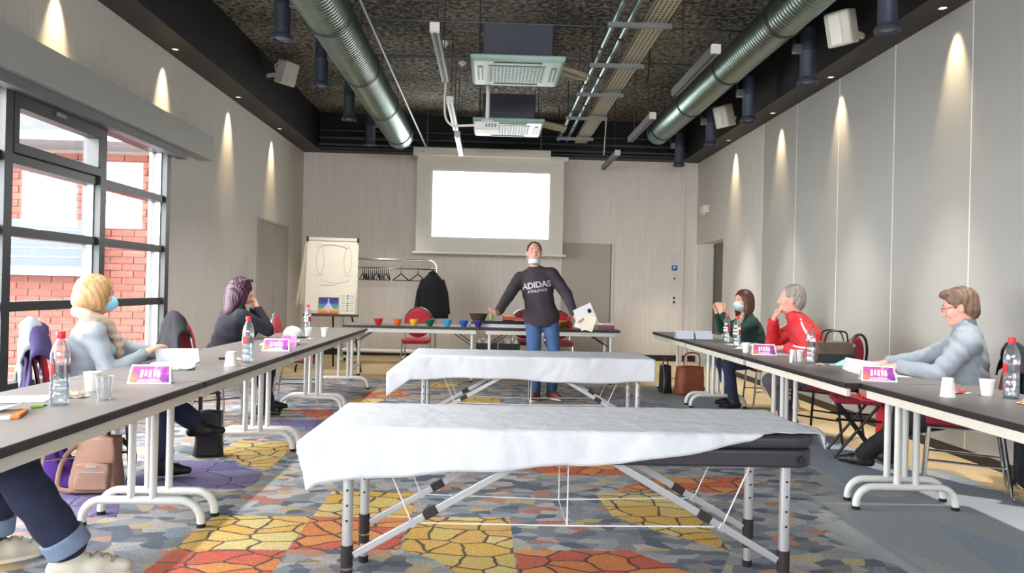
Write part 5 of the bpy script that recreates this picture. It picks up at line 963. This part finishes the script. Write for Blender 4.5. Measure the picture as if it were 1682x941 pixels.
# --- standing man
p = Person('man standing between the tables in a charcoal sweatshirt, mask under his chin, holding papers', (.60, 8.42, .945), (-.12, -1), (-.17, -.03, 1), 1.03, (.12, .04), neckf=.03)
p.arm(-1, (.10, 8.12, .985), (-.3, .9, -.5), d=(-.35, -.8, .05), n=(.25, -.2, .9), curl=.25, side=(-.2, 0, 1)); p.arm(1, (.955, 8.22, .985), (.6, .6, -.2), d=(.35, -.45, -.45), n=(-.4, -.5, .5), curl=.7, side=(-.2, -.5, .6))
p.leg(-1, (.55, 8.38, .095), (-.1, -1, .1), (-.25, -1, 0)); p.leg(1, (.74, 8.47, .095), (.3, -1, .1), (.5, -1, 0)); p.body('skin_pink')
p.hair('hair_brown', [((-.02, 0, .035), (.099, .083, .094)), ((-.045, 0, -.01), (.07, .08, .07))], [((.085, 0, .02), (.075, .068, .1), .01), ((.05, 0, -.09), (.12, .12, .09), .01)], amp=.002, fq=140); p.mouth(); p.mask('mask_pale', .042, .026)
sw = p.top('sweatshirt', 'charcoal_knit', .024, arm=1.0, extra=[ell(p.P-UP*.03, [p.f, p.l, UP], V(.16, .2, .2), .05)], cuts=[(p.P-UP*.115, -UP)])
p.trousers('denim', .012, hem=.93, topz=.06); p.shoes('leather_brown', sole='paper_warm', big=1.08)
from mathutils.bvhtree import BVHTree
def chest_text(p, garment, txt, size, up, m, bold=.0, arch=0., wide=1.):
    cu = bpy.data.curves.new('lettering', 'FONT'); cu.body = txt; cu.size = size; cu.align_x = 'CENTER'; cu.offset = bold; ob = bpy.data.objects.new('lettering_tmp', cu); COL.objects.link(ob)
    bpy.context.view_layer.update(); dg = bpy.context.evaluated_depsgraph_get(); me = bpy.data.meshes.new_from_object(ob.evaluated_get(dg)); bpy.data.objects.remove(ob)
    bm = bmesh.new(); bm.from_mesh(me); bmesh.ops.triangulate(bm, faces=bm.faces); bmesh.ops.subdivide_edges(bm, edges=bm.edges, cuts=1); bm.to_mesh(me); bm.free()
    bt = BVHTree.FromPolygons([v.co for v in garment.data.vertices], [tuple(q.vertices) for q in garment.data.polygons]); L = V(p.t.location)
    right = p.sl; o = p.P+p.sp*up
    for v in me.vertices:
        x = v.co.x*wide; b = o+right*x+p.sp*(v.co.y+arch*(x*x))+p.fw*.4-L; h = bt.ray_cast(Vector(b), Vector(-p.fw)); v.co = (h[0]+Vector(p.fw)*.002) if h[0] else Vector(o-L)
    me.materials.clear(); me.materials.append(MATS[m]); r_ = bpy.data.objects.new('chest_lettering', me); COL.objects.link(r_); r_.parent = p.t
chest_text(p, sw, 'ADIDAS', .092, .335, 'print_grey', .003, -.25, 1.0); chest_text(p, sw, 'ATHLETICS', .04, .285, 'print_grey', .001, -.2, 1.1)
t = thing('held_papers', "white papers held in the standing man's left hand", 'papers', (1.06, 8.1, .9))
for k, (a, m) in enumerate(((.25, 'paper_warm'), (-.45, 'paper'))):
    R = Matrix.Rotation(a, 4, 'Y') @ Matrix.Rotation(.25, 4, 'X'); q = MB().box((.0+.03*k, .006*k, .0+.05*k), (.21, .003, .17+.09*k)); q.xf(R); o = q.build('sheet', m, t)
q = MB().box((.09, -.002, .1), (.035, .002, .045)); q.xf(Matrix.Rotation(-.45, 4, 'Y') @ Matrix.Rotation(.25, 4, 'X')); q.build('printed_square', 'dark_plastic', o)
# --- woman with blonde bob
p = Person('woman with a blonde bob, blue mask and beige scarf seated on the left', (-2.48, 4.62, .52), (.82, .57), (.07, .06, 1), .91, (-.1, -.02), True)
p.arm(-1, (-2.14, 4.66, .79), (-.5, -.7, -.6), n=(0, 0, -1), side=(0, .5, .5)); p.arm(1, (-2.12, 4.86, .79), (-.2, .8, -.6), n=(0, 0, -1), side=(.2, -.5, .5))
p.leg(-1, (-2.03, 4.74, .095), (.4, .2, 1), (1, .25, 0)); p.leg(1, (-1.9, 4.96, .30), (.3, .1, 1), (.95, .3, .05)); p.body('skin')
p.hair('hair_blonde', [((-.02, 0, .03), (.122, .105, .112)), ((-.055, 0, -.045), (.1, .105, .08), .04), ((.0, .075, -.03), (.06, .035, .085), .03), ((.0, -.075, -.03), (.06, .035, .085), .03)], [((.115, 0, -.03), (.07, .07, .1), .01), ((-.02, 0, -.17), (.1, .1, .06), .02)], amp=.0013, fq=150); p.mask('mask_blue'); p.mouth()
p.top('jumper', 'grey_knit', .02, amp=.004, cuts=[(p.P-UP*.1, -UP)]); vol('chest_panel', [ell(p.P+p.sp*.2+p.fw*.1, [p.fw, p.sl, p.sp], V(.058, .075, .1), .03)], 'ribbed_light', p.t, .007, wr=lambda X, Y, Z: .002*np.sin((X*.5+Y)*260))
tor = [cone(p.neck+(p.fw*math.cos(a)*.085+p.sl*math.sin(a)*.092)+p.sp*(.03-.035*math.cos(a)), p.neck+(p.fw*math.cos(a+.4)*.085+p.sl*math.sin(a+.4)*.092)+p.sp*(.03-.035*math.cos(a+.4)), .036, .036, .015) for a in [i*.4 for i in range(16)]]
vol('scarf', tor+[cone(p.neck+p.sl*-.07+p.fw*.06+p.sp*.01, p.neck+p.fw*.15-p.sl*.05-p.sp*.1, .036, .03, .02), cone(p.neck+p.fw*.15-p.sl*.05-p.sp*.1, p.neck+p.fw*.16-p.sl*.05-p.sp*.18, .03, .032, .02)], 'scarf_beige', p.t, .007, wr=wrinkle(.005, 60))
p.trousers('denim_dark', .016, hem=.82, flare=.012); p.shoes('boot_black', 'boot', True)
# --- woman with plum hair
p = Person('woman with long plum hair and dark top seated on the left, hands at her chin', (-2.46, 6.85, .54), (.72, .69), (.26, .24, 1), .95, (-.12, -.05), True)
p.arm(-1, p.H(.15, -.05, -.17), (.6, -.3, -1), d=p.hf*-.2+p.hu*.6+p.hl*.35, n=-p.hf, curl=.8, side=(-p.hf)); p.arm(1, p.H(.15, .05, -.17), (.7, .5, -1), d=p.hf*-.2+p.hu*.6-p.hl*.35, n=-p.hf, curl=.8, side=(-p.hf))
p.leg(-1, (-2.08, 6.95, .095), (.4, .2, 1), (1, -.1, 0)); p.leg(1, (-2.12, 7.3, .095), (.3, .3, 1), (.9, .3, 0)); p.body('skin')
p.hair('hair_plum', [((-.02, 0, .03), (.115, .1, .108)), ((-.06, 0, -.05), (.1, .105, .11), .05), ((-.1, -.02, -.15), (.07, .095, .1), .05), ((-.03, .075, -.08), (.05, .04, .12), .04), ((-.03, -.075, -.08), (.05, .04, .12), .04), ((-.13, -.05, -.22), (.04, .05, .06), .04)], [((.12, 0, -.03), (.07, .068, .11), .01)], amp=.003, fq=95); p.mouth()
vol('sunglasses', [cone(p.H(.07, -.05, .105), p.H(.07, .05, .105), .016, .016, .01)], 'dark_plastic', p.t, .005)
p.top('top', 'navy_knit', .022, amp=.005, cuts=[(p.P-UP*.1, -UP)]); p.trousers('black_cloth', .012, hem=.9); p.shoes('boot_black', 'boot', True)
# --- masked woman in green
p = Person('woman in a dark green jumper and pale mask seated on the right, hands raised', (3.0, 8.02, .55), (-1, .05), (-.4, .0, 1), .95, (.42, .0), True)
hc = p.hc
p.arm(1, (2.50, 7.86, 1.03), (-.3, -.6, -1), d=(-.25, .1, .8), n=(.3, .9, .1), curl=1.0, side=(1, 0, .2)); p.arm(-1, (2.50, 8.02, 1.03), (-.3, .5, -1), d=(-.25, -.1, .8), n=(.3, -.9, .1), curl=.9, side=(1, 0, .2))
p.leg(1, (2.66, 7.9, .095), (-.4, 0, 1), (-1, 0, 0)); p.leg(-1, (2.7, 8.15, .095), (-.4, 0, 1), (-1, 0, 0)); p.body('skin')
p.hair('hair_auburn', [((-.02, 0, .03), (.11, .098, .106)), ((-.05, 0, -.06), (.085, .1, .12), .04), ((-.005, .078, -.09), (.05, .032, .13), .03), ((-.005, -.078, -.09), (.05, .032, .13), .03)], [((.12, 0, -.02), (.075, .066, .105), .01)], amp=.0016, fq=150); p.mask('mask_pale'); p.mouth()
p.top('jumper', 'green_knit', .016, amp=.003, cuts=[(p.P-UP*.1, -UP)]); vol('light_scarf', [cone(p.neck+p.fw*.06+p.sl*.05+p.sp*.02, p.neck+p.fw*.15-p.sp*.16, .03, .035, .02), cone(p.neck+p.fw*.06-p.sl*.05+p.sp*.02, p.neck+p.fw*.15-p.sp*.16, .03, .03, .02)], 'fleece_cream', p.t, .007, wr=wrinkle(.004, 60)); p.trousers('denim_dark', .012, hem=.9); p.shoes('boot_black', 'boot', True)
# --- man in red
p = Person('grey-haired man in a red jacket seated on the right, fist at his chin', (2.96, 6.43, .56), (-.92, .4), (-.47, .14, 1), 1.02, (.05, .02))
p.arm(-1, p.H(.14, -.03, -.2), (-.6, .6, -1), d=-p.hf*.25+p.hu*.8+p.hl*.1, n=-p.hf*.9, curl=1.1, side=(-p.hf)); p.arm(-1, (2.60, 6.36, .79), (.2, .7, -.3), d=(-.3, -1, 0), n=(0, 0, -1), curl=.3, side=(-1, 0, .3)) if 0 else p.arm(1, (2.58, 6.32, .79), (.5, -.8, -.3), d=(-.8, .3, 0), n=(0, 0, -1), curl=.3, side=(-1, 0, .3))
p.leg(1, (2.72, 6.5, .095), (-.4, 0, 1), (-1, .2, 0)); p.leg(-1, (2.8, 6.85, .095), (-.4, .2, 1), (-1, .3, 0)); p.body('skin_pink')
p.hair('hair_grey', [((-.022, 0, .035), (.103, .086, .098)), ((-.055, 0, -.02), (.065, .082, .08))], [((.095, 0, .0), (.085, .075, .1), .01), ((.05, 0, -.1), (.11, .12, .08), .01)], amp=.002, fq=140); p.mouth()
rj = p.top('jacket', 'red_track', .026, amp=.004, extra=[cone(p.neck-p.sp*.01, p.neck+p.sp*.05+p.fw*.01, .082, .07, .02)], cuts=[(p.P-UP*.1, -UP), ])
bt = BVHTree.FromPolygons([v.co for v in rj.data.vertices], [tuple(q.vertices) for q in rj.data.polygons]); L = V(p.t.location)
for (a, e, w) in p.arms.values():
    pts = []
    for q0 in [p.neck+(a-p.neck)*.5, a+p.sp*.0]+[a+(e-a)*i/5 for i in range(1, 6)]+[e+(w-e)*i/5 for i in range(1, 5)]:
        out = nrm((a-(p.sh[1]+p.sh[-1])/2)+V(.0, -.15, .25)); h = bt.ray_cast(Vector(q0+out*.4-L), Vector(-out))
        if h[0]: pts.append(h[0]+Vector(out)*.001)
    MB().tube(bez(pts, 4), .0085, 6).build('white_stripe', 'stripe_white', p.t, smooth=True)
p.trousers('grey_trouser', .014, hem=.95); p.shoes('leather_brown', sole='dark_plastic')
# --- man in grey jumper
p = Person('man in a light grey jumper and glasses seated at the right edge, reading', (3.16, 4.82, .53), (-.86, .51), (.03, .0, 1), .97, (.0, -.28), neckf=.05)
p.arm(1, (2.78, 4.9, .79), (.1, -.7, -.6), d=(-.8, .45, -.1), n=(0, 0, -1), curl=.45, side=(0, 1, .4)); p.arm(-1, (2.82, 5.12, .79), (.3, .7, -.6), d=(-.8, .1, -.1), n=(0, 0, -1), curl=.45, side=(0, -1, .4))
p.leg(1, (2.76, 5.34, .095), (-.2, .3, 1), (-.6, .55, 0)); p.leg(-1, (3.02, 5.42, .095), (-.3, .3, 1), (-.4, .8, 0)); p.body('skin_pink')
p.hair('hair_mixed', [((-.022, 0, .04), (.106, .088, .1)), ((-.055, 0, -.02), (.065, .082, .085)), ((.05, 0, .105), (.05, .06, .028))], [((.1, 0, -.01), (.085, .078, .088), .01), ((.05, 0, -.1), (.11, .12, .08), .01)], amp=.003, fq=120); p.mouth()
p.top('jumper', 'grey_knit', .028, amp=.004, belly=.045, extra=[cone(p.neck-p.sp*.01, p.neck+p.sp*.055+p.fw*.012, .088, .072, .02)], cuts=[(p.P-UP*.1, -UP)])
g = thing('spectacles', 'thin dark red spectacles worn by the man in the grey jumper', 'spectacles', tuple(p.hc)); HL = lambda f, l, u: Vector(p.H(f, l, u))-Vector(p.hc)
for i in (1, -1): MB().tube([HL(.106, i*.034+.026*math.cos(a), .006+.018*math.sin(a)) for a in [j*PI/8 for j in range(16)]], .0018, 6, closed=True).build('rim', 'label_red', g); MB().tube([HL(.104, i*.06, .012), HL(.07, i*.083, .014), HL(-.01, i*.09, .01)], .0024, 6).build('temple', 'wrap_red', g)
MB().tube([HL(.107, .01, .01), HL(.11, 0, .013), HL(.107, -.01, .01)], .0018, 6).build('bridge', 'label_red', g)
p.trousers('black_cloth', .016, hem=.97); p.shoes('boot_black', 'boot', True)
# --- person at the left picture edge, mostly out of frame
p = Person('person in dark jeans and pale sneakers at the lower left picture edge', (-2.32, 2.83, .55), (.8, .5), (-.22, -.13, 1), 1.08, (0, 0))
p.arm(-1, (-2.2, 2.45, .80), (-.3, -.6, -.5), n=(0, 0, -1)); p.arm(1, (-2.24, 2.95, .80), (-.2, .7, -.5), n=(0, 0, -1)); p.leg(-1, (-1.68, 3.1, .115), (.3, .1, 1), (.95, .3, 0)); p.leg(1, (-2.15, 3.3, .1), (.3, .3, 1), (.8, .6, 0)); p.body('skin')
p.hair('hair_brown', [((-.02, 0, .035), (.1, .085, .096)), ((-.05, 0, -.01), (.068, .08, .075))], [((.09, 0, .0), (.08, .072, .1), .01), ((.05, 0, -.09), (.11, .12, .08), .01)], amp=.002); p.mouth(); p.top('jumper', 'purple_cloth', .018, cuts=[(p.P-UP*.1, -UP)]); p.trousers('denim_dark', .02, hem=.86, flare=.006, amp=.0035)
mat('laces', 'b5ab98', .8); mat('denim_cuff', '7f93ad', .85, var=.1)
for i, (h, kn, a) in p.legs.items(): vol('turn_up', [cone(kn+(a-kn)*.80, kn+(a-kn)*.9, .086, .086, .01)], 'denim_cuff', p.t, .006, cut=[(kn+(a-kn)*.93, nrm(a-kn)), (kn+(a-kn)*.77, -nrm(a-kn))])
p.shoes('sneaker_white', 'sneaker', sole='paper_warm', big=1.1)
for i, (h, kn, a) in p.legs.items():
    tt = p.toe[i]; l_ = np.cross(UP, tt); L = V(p.t.location)
    sn = [x for x in p.t.children if x.name.startswith('sneaker')][list(p.legs).index(i)]; bt = BVHTree.FromPolygons([v.co for v in sn.data.vertices], [tuple(q.vertices) for q in sn.data.polygons])
    for j in range(6):
        pts = []
        for w_ in (-.03, -.015, 0, .015, .03):
            h_ = bt.ray_cast(Vector(a+tt*(.055+.019*j+w_*(.25 if j % 2 else -.25))+l_*w_+UP*.25-L), Vector((0, 0, -1)))
            if h_[0]: pts.append(h_[0]+Vector((0, 0, .002)))
        if len(pts) > 2: MB().tube(pts, .0038, 6).build('lace', 'laces', sn, smooth=True)
# ------------------------------------------------------------------ chairs of the seated people, coats over them
def fa(x, y): return math.atan2(y, x)
def seatchair(pos, f, lab, **k):
    a = fa(*f); return chair((pos[0]-.02*math.cos(a), pos[1]-.02*math.sin(a), 0), a, lab, **k), a
def drape(pos, a, name, m, lab, w=.5, back=.55, front=.3, cat='coat', sw=.0, wv=.02, off=(0, 0)):
    o = thing(name, lab, cat, (pos[0], pos[1], .4), a)
    def f_(u, v):
        L = front+back+.12; d = L*v; y = (u-.5)*w
        if d < front: x = -.235; z = .955-(front-d)
        elif d < front+.12: q = (d-front)/.12; x = -.235-.085*q; z = .955+.03*math.sin(PI*q)
        else: q = d-front-.12; x = -.32-.03*q-.02*math.sin(u*13+q*4)*q*2; z = .955-q
        fall = abs(u-.5)*2; z -= .17*fall**2.2; y *= (1+.25*max(0, .955-z)); x += wv*noise.noise(Vector((u*6, v*6, w*9))); tilt = (.95-z)*.12 if d < front else 0
        return (x+tilt, y+sw*(.955-z), z-.4)
    MB().grid(f_, 24, 30).build('drape', m, o, smooth=2, solid=.012)
    return o
seatchair((-2.44, 4.64), (.82, .57), 'red chair under the woman with the blonde bob'); a = fa(.82, .57)
drape((-2.45, 4.63), a, 'purple_coat', 'purple_dark' if 'purple_dark' in MATS else mat('purple_dark', '2f2450', .9, var=.12).name, 'dark purple coat over the chair of the blonde woman', .5, .6, .05)
o = drape((-2.475, 4.613), a, 'knit_cardigan', 'grey_knit', 'grey knitted cardigan over the purple coat on the chair', .34, .2, .03, 'cardigan'); o.location.z += .03
seatchair((-2.5, 6.82), (.72, .69), 'red chair under the woman with plum hair'); drape((-2.56, 6.77), fa(.72, .69), 'black_jacket', 'coat_black', 'black jacket over the chair of the plum-haired woman', .44, .5, .02, 'jacket')
seatchair((3.06, 8.02), (-1, .05), 'red chair under the masked woman in green'); drape((3.09, 8.02), fa(-1, .05), 'cream_coat', 'fleece_cream', 'cream coat over the chair of the masked woman', .46, .5, .05)
seatchair((2.95, 6.44), (-.62, .78), 'dark framed red chair under the man in red', frame='frame_black', m='seat_dark')
seatchair((3.12, 4.8), (-.86, .51), 'red chair under the man in the grey jumper', m='seat_dark'); drape((3.13, 4.79), fa(-.86, .51), 'navy_coat', 'navy_coat' if 'navy_coat' in MATS else mat('navy_coat', '1c1f2b', .9, var=.1).name, 'long dark coat over the chair of the grey-jumper man, reaching the floor', .6, .85, .05)
seatchair((-2.36, 2.81), (.8, .5), 'red chair under the person at the lower left edge')
t = thing('folding_stool', 'dark framed low stool under the right table between the two men', 'stool', (2.9, 5.75, 0), -.3)
MB().b2(-.17, .17, -.17, .17, .42, .46).build('seat', 'seat_dark', t, bevel=.012)
for sy in (-1, 1):
    for sx in (-1, 1): MB().tube([(sx*.14, sy*.17, .42), (-sx*.17, sy*.17, 0)], .011, 8).build('leg', 'frame_black', t)
    MB().tube([(-.16, sy*.17, .3), (.16, sy*.17, .3)], .009, 8).build('stretcher', 'frame_black', t)
t = thing('red_cloth', 'red garment draped over the low stool under the right table', 'garment', (3.04, 5.72, .1), -.3); MB().grid(lambda u, v: (-.1+.14*min(1, v*2.5)+.02*math.sin(u*9)*v, -.15+.3*u, .37-.3*max(0, v-.4)/.6+.01*math.sin(u*12)), 14, 14).build('drape', 'cloth_red', t, smooth=2, solid=.012)
t = thing('fringed_scarf', 'cream fringed scarf hanging under the far right table', 'scarf', (2.93, 7.72, .2)); MB().grid(lambda u, v: (.02*math.sin(u*8+v*3), -.07+.14*u, .08+.36*(1-v)), 10, 14).build('strip', 'fleece_cream', t, smooth=2, solid=.012)
for k in range(9): y = -.065+k*.016; MB().tube([(.01*math.sin(k), y, .085), (.012*math.sin(k*2.), y+.003, 0)], .004, 5).build('fringe', 'fleece_cream', t)
